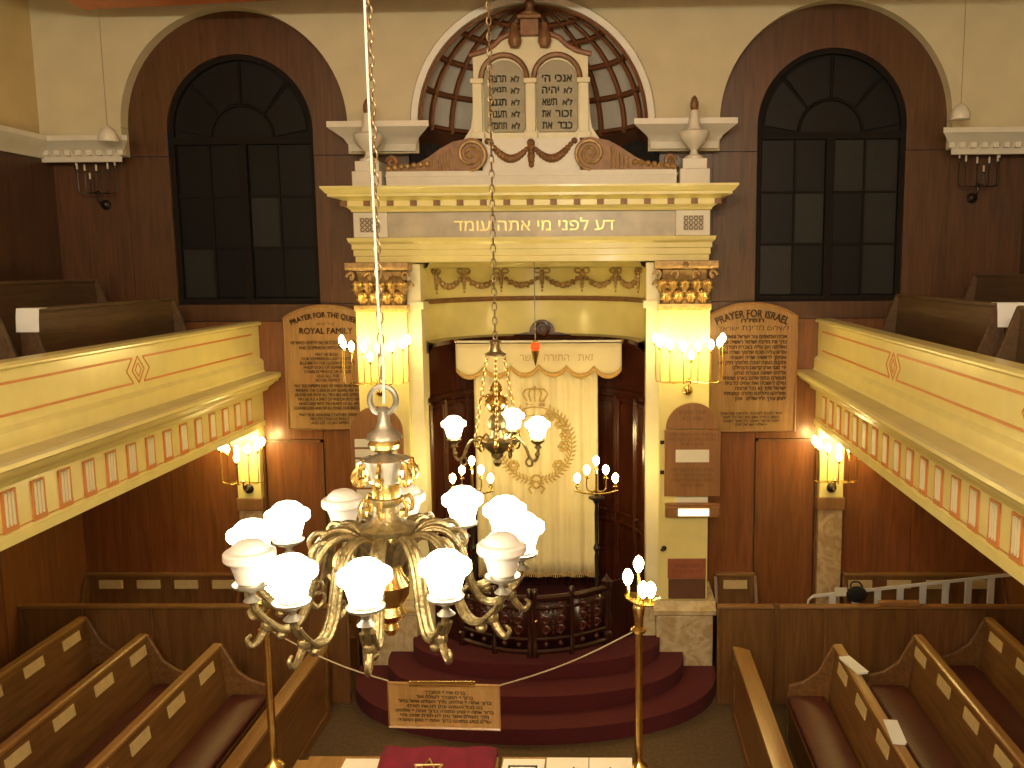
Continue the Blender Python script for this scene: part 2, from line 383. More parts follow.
# wooden wall behind: panels with window openings
YW = .16
def window_cut(s, x, which):
    c = s * AX
    if abs(x - c) >= WR: return None
    return WZ + math.sqrt(WR * WR - (x - c) ** 2)
for s, _, _ in SIDES:
    c = s * AX
    for (xa, xb) in ((c - AR - .05, c), (c, c + AR + .05)):          # arched architrave, two halves
        mb = MB(); xl = [xa, xb] + [c + WR * math.cos(PI * i / 40) for i in range(41)]
        xl = sorted(x for x in xl if xa - 1e-6 <= x <= xb + 1e-6)
        for a, b in zip(xl[:-1], xl[1:]):
            g = .004
            a2, b2 = max(a, xa + g), min(b, xb - g)
            za, zb = window_cut(s, a + e, 0), window_cut(s, b - e, 0)
            if (za or zb):
                za = za or WZ; zb = zb or WZ
                mb.add([(a2, YW, za), (b2, YW, zb), (b2, YW, 7.62), (a2, YW, 7.62)], [(0, 1, 2, 3)])
                mb.add([(a2, YW, za), (b2, YW, zb), (b2, YW + .12, zb), (a2, YW + .12, za)], [(0, 3, 2, 1)])
            else:
                mb.add([(a2, YW, 5.96), (b2, YW, 5.96), (b2, YW, 7.62), (a2, YW, 7.62)], [(0, 1, 2, 3)])
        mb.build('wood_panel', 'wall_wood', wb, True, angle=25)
    for sx in (-1, 1):               # jamb boards beside the window
        xa, xb = (c + WR, c + AR + .05) if sx > 0 else (c - AR - .05, c - WR)
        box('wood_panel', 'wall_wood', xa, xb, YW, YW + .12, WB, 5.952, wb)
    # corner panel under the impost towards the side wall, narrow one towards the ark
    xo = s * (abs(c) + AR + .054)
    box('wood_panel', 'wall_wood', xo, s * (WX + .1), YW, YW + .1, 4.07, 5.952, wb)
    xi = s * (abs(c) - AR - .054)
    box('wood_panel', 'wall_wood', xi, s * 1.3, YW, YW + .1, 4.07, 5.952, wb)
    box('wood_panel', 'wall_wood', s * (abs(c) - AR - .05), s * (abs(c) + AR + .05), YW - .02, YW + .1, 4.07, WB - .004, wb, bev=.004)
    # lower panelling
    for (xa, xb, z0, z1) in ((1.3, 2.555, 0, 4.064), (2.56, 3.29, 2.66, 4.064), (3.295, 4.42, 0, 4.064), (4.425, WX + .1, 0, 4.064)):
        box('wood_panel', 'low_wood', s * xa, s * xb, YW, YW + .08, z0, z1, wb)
    # impost cornices outward of the arch and between arch and dome
    def impost(x0, x1, z0, z1, dep):
        h = z1 - z0; prof = [(0, z0), (-.05, z0), (-.06, z0 + .25 * h), (-.10, z0 + .45 * h), (-.12, z0 + .5 * h), (-dep + .02, z0 + .75 * h), (-dep, z0 + .8 * h), (-dep, z1), (0, z1)]
        q = MB(); x0, x1 = sorted((x0, x1))
        n = len(prof); vs_ = []
        for (x, sg) in ((x0, -1), (x1, 1)):
            for (y, z) in prof: vs_.append((x + sg * (abs(y) - dep), y, z))
        q.add(vs_, [(i, (i + 1) % n, n + (i + 1) % n, n + i) for i in range(n)] + [tuple(range(n))[::-1], tuple(range(n, 2 * n))])
        return q
    impost(s * 4.47, s * (WX + .3), 5.88, 6.15, .2).build('impost_cornice', 'white', wb, True, angle=25)
    impost(s * 1.12, s * 2.24, 5.97, 6.27, .24).build('impost_cornice', 'white', wb, True, angle=25)
    for k in range(8):
        x = s * (4.6 + k * .12)
        box('impost_dentil', 'white', x - .03, x + .03, -.12, -.05, 5.945, 6.0, wb)

# windows
def window(s, n):
    c = s * AX; y = YW + .075
    nm = 'window_%d' % n
    frame = MB()
    rows = [[(p[0], yy, p[1]) for p in [(c - rr, WB)] + arc_pts(c, WZ, rr, PI, 0, 32) + [(c + rr, WB)]] for rr, yy in ((WR, y), (WR, y - .04), (WR - .055, y - .04), (WR - .055, y))]
    frame.grid(rows); frame.bx(c - WR, c + WR, y - .05, y + .02, WB, WB + .06)
    wo = struct(frame.build(nm, 'sash', None, True, (c, y, WB), angle=30))
    ORG[wo.name] = Vector((c, y, WB))
    zt = WZ - .1
    box('transom', 'sash', c - WR + .05, c + WR - .05, y - .05, y + .01, zt - .05, zt + .03, wo)
    box('mullion', 'sash', c - .045, c + .045, y - .046, y + .01, WB + .05, zt - .05, wo)
    cols = [(-WR + .06, -.40), (-.39, -.05), (.05, .39), (.40, WR - .06)]
    nz = 3; h = (zt - .05 - WB - .06) / nz
    light = {-1: {(2, 1), (0, 0)}, 1: {(2, 2), (1, 1), (3, 1), (3, 2), (3, 0), (0, 0)}}[s]  # panes that carry the painted grey reflection
    for i, (xa, xb) in enumerate(cols):
        for j in range(nz):
            z0 = WB + .065 + j * h
            box('pane', 'grey_reflection' if (i, j) in light else 'glass', c + xa + .008, c + xb - .008, y, y + .008, z0 + .01, z0 + h - .01, wo)
    for xx in (-.395, .395): box('glazing_bar', 'sash', c + xx - .012, c + xx + .012, y - .025, y + .01, WB + .05, zt, wo)
    for j in range(1, nz):
        for (xa, xb) in ((-WR + .05, -.05), (.05, WR - .05)):
            z = WB + .06 + j * h; box('glazing_bar', 'sash', c + xa, c + xb, y - .022, y + .01, z - .012, z + .012, wo)
    # fanlight: half-round middle pane, outer wedge panes, bars
    zf = zt + .03
    p = [(c - .34, zf)] + arc_pts(c, zf, .34, PI, 0, 16)[1:-1] + [(c + .34, zf)]
    MB().prism(p, 'y', y, y + .008).build('pane', 'glass', wo, False)
    MB().tube([(q[0], y - .01, q[1]) for q in arc_pts(c, zf, .36, 0, PI, 20)], .016, 6).build('glazing_bar', 'sash', wo)
    ang = [0, PI / 4, PI / 2, 3 * PI / 4, PI]
    for a, b in zip(ang[:-1], ang[1:]):
        q = arc_pts(c, zf, .38, a + .04, b - .04, 6) + arc_pts(c, zf + .06, .74, b - .03, a + .03, 6)
        MB().prism(q, 'y', y, y + .008).build('pane', 'glass', wo, False)
    for a in ang[1:-1]:
        MB().tube([(c + .36 * math.cos(a), y - .01, zf + .36 * math.sin(a)), (c + .8 * math.cos(a), y - .01, zf + .04 + .8 * math.sin(a))], .014, 6).build('glazing_bar', 'sash', wo)
    box('night_backing', 'black', c - WR, c + WR, y + .05, y + .06, WB, WZ + WR, wo)
window(-1, 1); window(1, 2)
# flush doors in the panelling
for s, _, _ in SIDES:
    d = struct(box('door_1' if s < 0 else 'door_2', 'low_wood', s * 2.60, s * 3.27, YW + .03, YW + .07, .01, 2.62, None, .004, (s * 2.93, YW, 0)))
    ORG[d.name] = Vector((s * 2.93, YW, 0))
    box('door_frame', 'part', s * 2.565, s * 2.595, YW - .015, YW + .06, 0, 2.655, d)
    box('door_frame', 'part', s * 3.275, s * 3.29, YW - .015, YW + .06, 0, 2.655, d)
    box('door_frame', 'part', s * 2.565, s * 3.29, YW - .015, YW + .06, 2.625, 2.655, d)
# orange painted ceiling tray
tr = MB(); z0 = 7.43
outer_ = [(-4.74, -.35), (4.74, -1.5), (4.74, -12.0), (-4.74, -12.0)]; inner_ = [(-4.4, -.74), (4.4, -1.81), (4.4, -11.6), (-4.4, -11.6)]
for i in range(4):
    j = (i + 1) % 4; tr.prism([outer_[i], outer_[j], inner_[j], inner_[i]], 'z', z0, ZC)
struct(tr.build('trim_1', 'orange', None, False, (0, -6, z0)))

# ---- coffered half dome (part of the back wall)
NM, NP = 10, 6
def dome(phi, th, r=DR): # phi 0..pi around, th elevation 0..pi/2
    return (-r * math.cos(phi) * math.cos(th), r * math.sin(phi) * math.cos(th) * .95 + .05, DZ + r * math.sin(th))
ths = [math.radians(a) for a in (2, 19, 36, 52, 66, 77)]
for i in range(NM):
    for j in range(len(ths) - 1):
        g = .16 * PI / NM / 2
        pa, pb = PI * i / NM + g, PI * (i + 1) / NM - g
        ta, tb = ths[j] + .028, ths[j + 1] - .028
        mb = MB()
        n = 3
        mb.grid([[dome(pa + (pb - pa) * u / n, ta + (tb - ta) * t / n, DR + .02) for u in range(n + 1)] for t in range(n + 1)])
        mb.build('coffer_panel', 'coffer', wb, True)
mb = MB(); mb.grid([[dome(PI * u / 40, math.radians(90) * t / 16, DR + .045) for u in range(41)] for t in range(17)])
mb.build('dome_shell', 'rib', wb, True)
for i in range(NM + 1):
    ph = PI * i / NM; wd = .1 / NM * PI * .5
    mb = MB(); A = [dome(ph, math.radians(88) * t / 14, DR - .01) for t in range(15)]
    mb.tube(A, [.026 - .016 * t / 14 for t in range(15)], 5).build('dome_rib', 'rib', wb)
for t in ths:
    MB().tube([dome(PI * u / 36, t, DR - .005) for u in range(37)], .024, 5).build('dome_ring', 'rib', wb)
# drum below the dome, floor of the attic space
mb = MB(); mb.grid([[(-DR * math.cos(PI * u / 30), DR * .95 * math.sin(PI * u / 30) + .05, z) for u in range(31)] for z in (5.3, DZ)])
mb.build('dome_drum', 'drum', wb, True)
box('dome_floor', 'drum', -1.45, 1.45, .0, 1.4, 5.25, 5.32, wb)

# pilasters under the gallery fronts
for s, _, nm in SIDES:
    p = thing('wall_pilaster', 'marble wall pilaster with cream top block under the gallery, ' + nm + ' side', 'pilaster', (s * 3.44, YW, 0))
    box('shaft', 'marble2', s * 3.30, s * 3.58, .06, YW, .0, 1.82, p, .004)
    box('band', 'plaque', s * 3.28, s * 3.60, .04, YW, 1.82, 1.97, p, .006)
    box('top_block', 'cream', s * 3.30, s * 3.58, .06, YW, 1.97, 2.60, p, .004)
    MB().prism([(YW, 2.60), (.06, 2.60), (.03, 2.64), (-.02, 2.70), (-.02, 2.84), (YW, 2.84)], 'x', s * 3.26, s * 3.62).build('capital', 'cream', p, True, angle=25)

# ================================================================== GALLERIES
NTRI = 24
for s, beside, nm in SIDES:
    X = 3.25
    g = thing('gallery_balcony', 'cream gallery balcony with terracotta lines and fluted blocks, ending ' + beside, 'balcony', (s * X, 0, 2.83))
    Y0, Y1 = -9.3, .15
    def pr(pts, m, name, y0=Y0, y1=Y1):
        q = MB().prism([(s * a, b) for a, b in pts], 'y', y0, y1); return q.build(name, m, g, True, angle=22)
    pr([(3.24, 4.02), (3.22, 4.035), (3.22, 4.05), (3.25, 4.07), (3.40, 4.07), (3.40, 4.02)], 'cream', 'cap_rail')
    par = pr([(3.26, 3.47), (3.26, 4.02), (3.38, 4.02), (3.38, 3.1), (3.30, 3.1), (3.30, 3.47)], 'cream', 'parapet')
    pr([(3.26, 3.64), (3.235, 3.62), (3.22, 3.60), (3.22, 3.50), (3.20, 3.47), (3.26, 3.47)], 'cream', 'plinth_moulding')
    pr([(3.24, 3.45), (3.02, 3.45), (3.02, 3.475), (3.22, 3.48), (3.24, 3.47)], 'ledge', 'ledge')
    pr([(3.02, 3.45), (3.02, 3.42), (3.045, 3.40), (3.06, 3.37), (3.10, 3.36), (3.11, 3.34), (3.17, 3.30), (3.19, 3.26), (3.235, 3.25), (3.30, 3.25), (3.30, 3.45)], 'cream', 'cornice')
    fas = pr([(3.25, 2.90), (3.25, 3.25), (3.36, 3.25), (3.36, 2.83), (3.235, 2.83), (3.235, 2.895)], 'cream', 'fascia')
    box('soffit', 'cream2', s * 3.36, s * WX, Y0, .15, 2.85, 3.1, g)
    for k in range(2):
        box('floor_tier', 'side_wood', s * (4.2 + .8 * k), s * WX, Y0, .1, 3.1 + .2 * k, 3.3 + .2 * k, g)
    # painted lines on the parapet, pointed by the diamonds
    dia = [-2.61 - 2.6 * k for k in range(3)]
    bounds = [-.08] + dia + [Y0]
    zt, zb, xf = 3.93, 3.715, s * 3.258
    def strip(y0, z0, y1, z1, wdt=.018, name='painted_line', par_=par):
        d = Vector((0, y1 - y0, z1 - z0)); n = Vector((0, -d.z, d.y)).normalized() * wdt / 2
        P = [Vector((xf, y0, z0)) + n, Vector((xf, y1, z1)) + n, Vector((xf, y1, z1)) - n, Vector((xf, y0, z0)) - n]
        q = MB().add([p for p in P] + [p - Vector((s * .004, 0, 0)) for p in P], [(0, 1, 2, 3), (4, 7, 6, 5), (0, 4, 5, 1), (1, 5, 6, 2), (2, 6, 7, 3), (3, 7, 4, 0)])
        return q.build(name, 'line', par_, False)
    zm = (zt + zb) / 2
    for a, b in zip(bounds[:-1], bounds[1:]):
        ya = a - (.09 if a in dia else 0); yb = b + (.09 if b in dia else 0)
        strip(ya, zt, yb, zt); strip(ya, zb, yb, zb)
        if a in dia: strip(ya, zt, ya - .10, zm, .011); strip(ya - .10, zm, ya, zb, .011)
        if b in dia: strip(yb, zt, yb + .10, zm, .011); strip(yb + .10, zm, yb, zb, .011)
    for d in dia:
        for (dy, dz) in ((1, 1), (1, -1), (-1, 1), (-1, -1)):
            strip(d + dy * .10, zm, d, zm + dz * .115, .011)
            strip(d + dy * .05, zm, d, zm + dz * .06, .006)
    # fluted blocks
    xf = s * 3.246
    strip(Y0, 2.935, Y1 - .15, 2.935, .008, 'painted_line', fas)
    tri = None
    for k in range(NTRI):
        y = -.30 - .318 * k
        if tri is None:
            tri = MB()
            for j in (-1, 0, 1): tri.prism([(s * 3.252, y + j * .038 - .013), (s * 3.236, y + j * .038 - .013), (s * 3.230, y + j * .038), (s * 3.236, y + j * .038 + .013), (s * 3.252, y + j * .038 + .013)], 'z', 2.965, 3.20)
            tri = tri.build('fluted_block', 'cream2', fas, False)
            t2 = MB()
            for j in (-1.5, 1.5): t2.bx(s * 3.238, s * 3.252, y + j * .04 - .015, y + j * .04 + .015, 2.955, 3.215)
            t2.bx(s * 3.238, s * 3.252, y - .072, y + .072, 3.205, 3.215); t2.bx(s * 3.236, s * 3.252, y - .078, y + .078, 2.925, 2.975)
            for j in (-.5, .5): t2.bx(s * 3.245, s * 3.252, y + j * .038 - .006, y + j * .038 + .006, 2.97, 3.2)
            trf = t2.build('block_surround', 'line', tri, False); y00 = y
        else:
            c2 = inst(tri, fas, (0, y - y00, 0)); inst(trf, c2)

# ================================================================== ARK
YA = -.45
ark = thing('torah_ark', 'cream and gilt classical ark surround with pilasters and inscribed entablature', 'ark', (0, YA, 0))
# --- pilasters
def acanthus(mb, x, y, z, w, h, lean):
    """a lobed leaf whose tip curls outward (towards -Y)"""
    rows = []
    for t in range(11):
        u = t / 10; ww = w * .5 * (.55 + .45 * math.sin(PI * min(1, u * 1.15))) * (1 + .22 * math.cos(u * 6 * PI)) * (1 if u < .8 else 1.7 - .875 * u)
        yy = y - lean * u ** 2.2; zz = z + h * (u if u < .82 else .82 - (u - .82) * 1.3)
        rows.append([(x - ww, yy + .016, zz - .006), (x - ww * .55, yy - .006, zz), (x - ww * .15, yy + .006, zz), (x, yy - .01, zz), (x + ww * .15, yy + .006, zz), (x + ww * .55, yy - .006, zz), (x + ww, yy + .016, zz - .006)])
    mb.grid(rows)
for s, _, nm in SIDES:
    p = MB().bx(s * 1.40, s * 1.92, YA, YW, .91, 4.27).build('pilaster', 'cream', ark, True, bev=.008)
    MB().bx(s * 1.25, s * 1.40, YA + .14, YW, .90, 4.27).bx(s * 1.22, s * 1.40, YA + .12, YW, 4.22, 4.30).build('return_pilaster', 'cream2', ark, False)
    MB().bx(s * 1.25, s * 1.40, YA + .14, YW, 4.30, 4.72).build('return_pilaster_top', 'cream2', ark, False)
    for xx in (1.395, 1.925): box('corner_bead', 'cream', s * (xx - .012), s * (xx + .012), YA - .008, YA + .01, .93, 4.25, p)
    # moulded necking
    MB().prism([(YA, 4.20), (YA - .03, 4.23), (YA - .03, 4.27), (YW, 4.27), (YW, 4.20)], 'x', s * 1.37, s * 1.95).build('necking', 'gilt', p, False)
    # marble base
    b = MB().bx(s * 1.36, s * 2.0, YA - .10, YW, 0, .76).build('marble_base', 'marble', p, True, bev=.01)
    MB().prism([(YA - .10, .76), (YA - .13, .78), (YA - .13, .83), (YA - .06, .87), (YA - .03, .91), (YW, .91), (YW, .76)], 'x', s * 1.33, s * 2.03).build('base_moulding', 'marble', p, True, angle=25)
    MB().bx(s * 1.18, s * 1.36, YA + .05, YW, 0, .90).build('return_base', 'marble', p, True, bev=.01)
    # corinthian capital
    cx = s * 1.66
    cap = MB()
    cap.prism([(YA + .02, 4.27), (YA + .02, 4.5), (YA - .06, 4.64), (YW, 4.64), (YW, 4.27)], 'x', s * 1.42, s * 1.90)
    cap.prism([(YA - .09, 4.65), (YA - .12, 4.68), (YA - .12, 4.735), (YW, 4.735), (YW, 4.65)], 'x', s * 1.33, s * 2.01)
    co = cap.build('capital', 'antique', p, True, angle=30)
    lf = None
    for row, (z, hh, xs_) in enumerate(((4.28, .17, (-.2, -.068, .068, .2)), (4.40, .17, (-.24, -.13, 0, .13, .24)))):
        for xx in xs_:
            if lf is None:
                m_ = MB(); acanthus(m_, cx + xx, YA - .005, z, .125, hh, .085); lf = m_.build('acanthus_leaf', 'gilt', co, True, thick=.010); lf0 = (xx, z)
            else:
                l2 = inst(lf, co, (xx - lf0[0], -.02 * row, z - lf0[1]))
    for xx in (-.29, -.1, .1, .29):
        m_ = MB(); sg = 1 if xx > 0 else -1
        pts = [(cx + xx + sg * (.055 - .008 * k * .5) * math.cos(k * .55) * (1 - k / 16), YA - .09, 4.585 + (.055) * math.sin(k * .55) * (1 - k / 16)) for k in range(14)]
        m_.tube(pts, .016, 6).build('volute', 'antique', co)
    for yy in (.1, .3):
        m_ = MB(); acanthus(m_, 0, 0, 4.30, .09, .3, .1)
        m_.v = [(s * 1.42 + s * (v[1]) * 1.0, YA + yy + v[0], v[2]) for v in m_.v]
        m_.build('acanthus_leaf', 'antique', co, True, thick=.012)
    m_ = MB().ball((cx, YA - .13, 4.69), .035, 8, 6); m_.build('rosette', 'antique', co)

# --- entablature: profile swept with returned ends
def returned(prof, xh, yb, name, m, parent=ark, brk=None):
    """prof: (projection, z); xh half width at projection 0; yb wall side y; yf face at projection 0 is YA"""
    n = len(prof); q = MB(); vs_ = []
    for (pr_, z) in prof: vs_ += [(-xh - pr_, yb, z), (-xh - pr_, YA - pr_, z), (xh + pr_, YA - pr_, z), (xh + pr_, yb, z)]
    fs = []
    for i in range(n - 1):
        for k in range(3): fs.append((i * 4 + k, i * 4 + k + 1, (i + 1) * 4 + k + 1, (i + 1) * 4 + k))
        fs.append((i * 4 + 3, i * 4, (i + 1) * 4, (i + 1) * 4 + 3))
    fs += [(3, 2, 1, 0), tuple((n - 1) * 4 + k for k in range(4))]
    return q.add(vs_, fs).build(name, m, parent, True, angle=22)
en = returned([(-.02, 4.735), (.0, 4.74), (.0, 4.80), (.015, 4.81), (.015, 4.87), (.03, 4.88), (.03, 4.93), (.06, 4.96), (.07, 5.0), (-.02, 5.005)], 1.92, YW, 'architrave', 'cream')
fr = MB().bx(-1.56, 1.56, YA + .04, YW, 5.005, 5.275).build('frieze', 'greystone', ark, False)
for s in (-1, 1):
    fb = MB().bx(s * 1.56, s * 1.93, YA + .0, YW, 5.005, 5.275).build('frieze_block', 'white', ark, True, bev=.006)
    box('fret_panel', 'greystone', s * 1.64, s * 1.86, YA - .006, YA + .002, 5.06, 5.22, fb)
    fm = MB()
    for k in range(4):
        for j in range(3):
            fm.tube([(s * 1.64 + s * .03 + s * k * .053 + .02 * math.cos(a), YA - .008, 5.09 + j * .05 + .02 * math.sin(a)) for a in [2 * PI * i / 8 for i in range(8)]], .005, 4, True)
    o = fm.build('fretwork', 'letter', fb); o['kind'] = 'stuff'
cn = returned([(-0.02, 5.275), (0.02, 5.279), (0.03, 5.303), (0.06, 5.327), (0.08, 5.335), (0.08, 5.391), (0.1, 5.399), (0.16, 5.423), (0.216, 5.431), (0.216, 5.459), (0.232, 5.463), (0.256, 5.495), (0.276, 5.515), (0.276, 5.535), (-0.02, 5.543)], 1.92, -.005, 'cornice', 'cream')
dn = None
for k in range(17):
    x = -2.0 + 4.0 * k / 16
    if dn is None: dn = box('dentil', 'brown', x - .036, x + .036, YA - .096, YA - .078, 5.336, 5.392, cn); xd0 = x
    else: inst(dn, cn, (x - xd0, 0, 0))
text_mesh('inscription', heb('דע לפני מי אתה עומד'), .2, 'gold_letter', fr, (0.03, YA + .036, 5.14), depth=.004, width=1.74, height=.135)

# --- niche between the pilasters (concave)
NA, NB, NY = 1.26, 1.22, -.1
def nic(a, z, d=0.0): return ((NA - d) * -math.cos(a), NY + (NB - d) * math.sin(a), z)
def nband(z0, z1, d0=0.0, d1=0.0, a0=0, a1=PI, n=36): return [[nic(a0 + (a1 - a0) * u / n, z0, d0) for u in range(n + 1)], [nic(a0 + (a1 - a0) * u / n, z1, d1) for u in range(n + 1)]]
nw = MB().grid(nband(3.78, 4.76)).build('niche_wall', 'cream', ark, True)
def nsweep(prof, name, m, parent=ark, a0=0, a1=PI, n=36):
    return MB().grid([[nic(a0 + (a1 - a0) * u / n, z, d) for u in range(n + 1)] for d, z in prof]).build(name, m, parent, True, angle=25)
nsweep([(0, 4.255), (.03, 4.26), (.04, 4.285), (.03, 4.31), (0, 4.315)], 'niche_moulding', 'brown')
nsweep([(0, 4.66), (.05, 4.68), (.07, 4.72), (.07, 4.74)], 'niche_cornice', 'cream')
MB().add([(-1.4, -.44, 4.74), (1.4, -.44, 4.74), (1.4, 1.2, 4.74), (-1.4, 1.2, 4.74)], [(0, 1, 2, 3)]).build('niche_ceiling', 'cream2', ark, False)
# garlands with bows
ng = 6
for k in range(ng):
    a0 = PI * (.10 + .80 * k / ng); a1 = PI * (.10 + .80 * (k + 1) / ng)
    gm = MB()
    for i in range(9):
        u = i / 8; sag = .15 * (1 - (2 * u - 1) ** 2); th = .020 + .026 * math.sin(PI * u)
        c = nic(a0 + (a1 - a0) * u, 4.60 - sag, .02)
        gm.ball(c, th, 7, 5, .9)
        for j in range(3):
            gm.ball((c[0] + random.uniform(-.03, .03), c[1] - .015, c[2] - random.uniform(.0, .03)), .015, 5, 4)
    gm.build('garland', 'antique', nw)
for k in range(ng + 1):
    a = PI * (.10 + .80 * k / ng); gm = MB(); c = Vector(nic(a, 4.61, .02)); t = Vector((math.sin(a), math.cos(a) * NB / NA, 0)).normalized()
    for sg in (-1, 1):
        gm.tube([c + t * sg * .055 + t * sg * .045 * math.cos(q) + Vector((0, 0, .02 + .03 * math.sin(q))) for q in [2 * PI * i / 8 for i in range(8)]], .010, 5, True)
    for i in range(5): gm.ball(c - Vector((0, 0, .05 + .045 * i)), .032 - .005 * i, 6, 5, 1.2)
    gm.ball(c, .028, 7, 5)
    gm.build('ribbon_bow', 'antique', nw)
# mahogany panelling of the niche
MB().grid(nband(0.3, 3.80)).build('niche_panelling', 'mahog', ark, True)
nsweep([(0, 3.70), (.05, 3.71), (.07, 3.75), (.09, 3.77), (.10, 3.82), (.02, 3.84), (0, 3.84)], 'panelling_cornice', 'mahog_x')
nsweep([(0, 3.12), (.03, 3.13), (.03, 3.17), (0, 3.18)], 'panelling_rail', 'mahog_x')
for k in range(9):
    a0 = PI * (.02 + .96 * k / 9); a1 = PI * (.02 + .96 * (k + 1) / 9); m_ = MB()
    for (za, zb) in ((.65, 1.5), (1.62, 3.06)):
        loop = [(a0 + .03, za), (a1 - .03, za), (a1 - .03, zb), (a0 + .03, zb)]
        m_.grid([[nic(a0 + .05 + (a1 - a0 - .1) * u / 3, z, .025) for u in range(4)] for z in (za + .05, zb - .05)])
        for i in range(4):
            p, q = loop[i], loop[(i + 1) % 4]
            m_.tube([nic(p[0] + (q[0] - p[0]) * u / 4, p[1] + (q[1] - p[1]) * u / 4, .015) for u in range(5)], .022, 6)
    m_.build('ark_panel', 'mahog', ark, True)
    MB().tube([nic(a0, z, .02) for z in (.6, 1.55, 3.1)], .03, 6).build('stile', 'mahog', ark)
# rosette ornament on top of the panelling
c = nic(PI / 2, 3.93, .12)
o = MB().prism([(c[0] - .36, 3.83)] + [(c[0] - .2, 3.86)] + arc_pts(c[0], 3.86, .16, PI, 0, 14) + [(c[0] + .2, 3.86), (c[0] + .36, 3.83)], 'y', c[1] - .02, c[1] + .06).build('crest', 'mahog_x', ark, True)
MB().tube([(c[0] + .085 * math.cos(a), c[1] - .03, 3.91 + .085 * math.sin(a)) for a in [2 * PI * i / 20 for i in range(20)]], .022, 7, True).build('crest_ring', 'mahog', o)
for i in range(8):
    a = 2 * PI * i / 8; MB().ball((c[0] + .035 * math.cos(a), c[1] - .025, 3.91 + .035 * math.sin(a)), .02, 6, 4).build('petal', 'mahog', o)

# --- attic: base course, pedestals, volutes, tablets of the law
at = MB().bx(-1.57, 1.57, YA + .06, -.02, 5.54, 5.712).bx(-1.58, 1.58, YA + .05, -.02, 5.655, 5.67).build('attic_base', 'white', ark, False)
for s in (-1, 1):
    MB().bx(s * 1.60, s * 1.92, YA - .02, -.02, 5.54, 5.71).bx(s * 1.63, s * 1.89, YA + .0, -.02, 5.71, 5.82).build('attic_pedestal', 'white', ark, True, bev=.006)
    # brown scroll volute
    def vol(pts2, name, dep):
        q = MB().prism(pts2, 'y', YA + .06, YA + .06 + dep); return q.build(name, 'brown', ark, True, angle=30)
    xc, zc, R = .645, 5.885, .175
    sil = [(s * p[0], p[1]) for p in ([(.645, 5.713), (1.55, 5.713), (1.55, 5.75), (1.42, 5.75), (1.26, 5.78), (1.12, 5.85), (.97, 5.95), (.84, 6.02)] + arc_pts(xc, zc, R, 1.1, 1.5 * PI, 16))]
    vo = vol(sil, 'volute_console', .16)
    sp = [(s * (xc + (.17 - .15 * i / 30) * math.cos(1.5 * PI - i * .45)), YA + .05, zc + (.17 - .15 * i / 30) * math.sin(1.5 * PI - i * .45)) for i in range(31)]
    MB().tube(sp, .018, 6).build('scroll', 'antique', vo)
    for i in range(5): MB().tube([(s * (.87 + .045 * i), YA + .055, 5.73), (s * (.87 + .045 * i), YA + .055, 5.95 - .03 * i)], .01, 5).build('flute', 'antique', vo)
    lf_ = MB()
    for i in range(7): lf_.ball((s * (1.12 + .07 * i), YA + .06, 5.79 - .008 * i), .035, 7, 5)
    lf_.build('leaf_spray', 'antique', vo)
    MB().tube([(s * (1.50 + .06 * math.cos(a) * (1 - a / 14)), YA + .07, 5.81 + .06 * math.sin(a) * (1 - a / 14)) for a in [i * .5 for i in range(20)]], .022, 6).build('small_scroll', 'brown', vo)
    # black draped cloth behind the volutes
    dr = MB(); rows = []
    for j in range(6):
        rows.append([(s * (.98 + .42 * u / 8), .04 + .03 * math.sin(u * 2.1 + j), 5.80 + .055 * j * (1 - .3 * abs(u - 3.5) / 4)) for u in range(9)])
    tag(dr.grid(rows).build('dark_drape', 'black', None, True, (s * 1.2, .04, 5.8), thick=.03), 'bunched black cloth behind the brown scroll, ' + ('royal family' if s < 0 else 'Israel') + ' board side', 'cloth')
# tablet frame
tf = thing('tablets_of_law', 'white frame with two grey round topped tablets of the commandments', 'tablets', (0, YA + .14, 5.714))
YT = YA + .14
MB().bx(-.53, .53, YT, -.03, 5.714, 6.06).build('plinth', 'white', tf, False)
sh = [(-.74, 6.06), (.74, 6.06), (.70, 6.12), (.66, 6.18), (.64, 6.30), (.62, 6.66), (.62, 6.94), (.50, 6.97), (.40, 7.02), (.32, 7.10), (.22, 7.14), (.12, 7.16), (-.12, 7.16), (-.22, 7.14), (-.32, 7.10), (-.40, 7.02), (-.50, 6.97), (-.62, 6.94), (-.62, 6.66), (-.64, 6.30), (-.66, 6.18), (-.70, 6.12)]
MB().prism(sh, 'y', YT + .07, YT + .22).build('frame', 'cream2', tf, True, angle=20)
top = [(p[0], YT + .05, p[1]) for p in [(-.66, 6.94), (-.50, 6.98), (-.40, 7.035), (-.32, 7.11), (-.22, 7.155), (-.10, 7.175), (.10, 7.175), (.22, 7.155), (.32, 7.11), (.40, 7.035), (.50, 6.98), (.66, 6.94)]]
MB().tube(top, .028, 6).build('top_moulding', 'rib', tf)
for xx in (-.575, 0, .575):
    col_ = MB().bx(xx - .05, xx + .05, YT + .01, YT + .08, 6.13, 6.64).bx(xx - .07, xx + .07, YT, YT + .08, 6.06, 6.13).bx(xx - .07, xx + .07, YT - .01, YT + .08, 6.64, 6.69).build('column', 'cream2', tf, True, bev=.004)
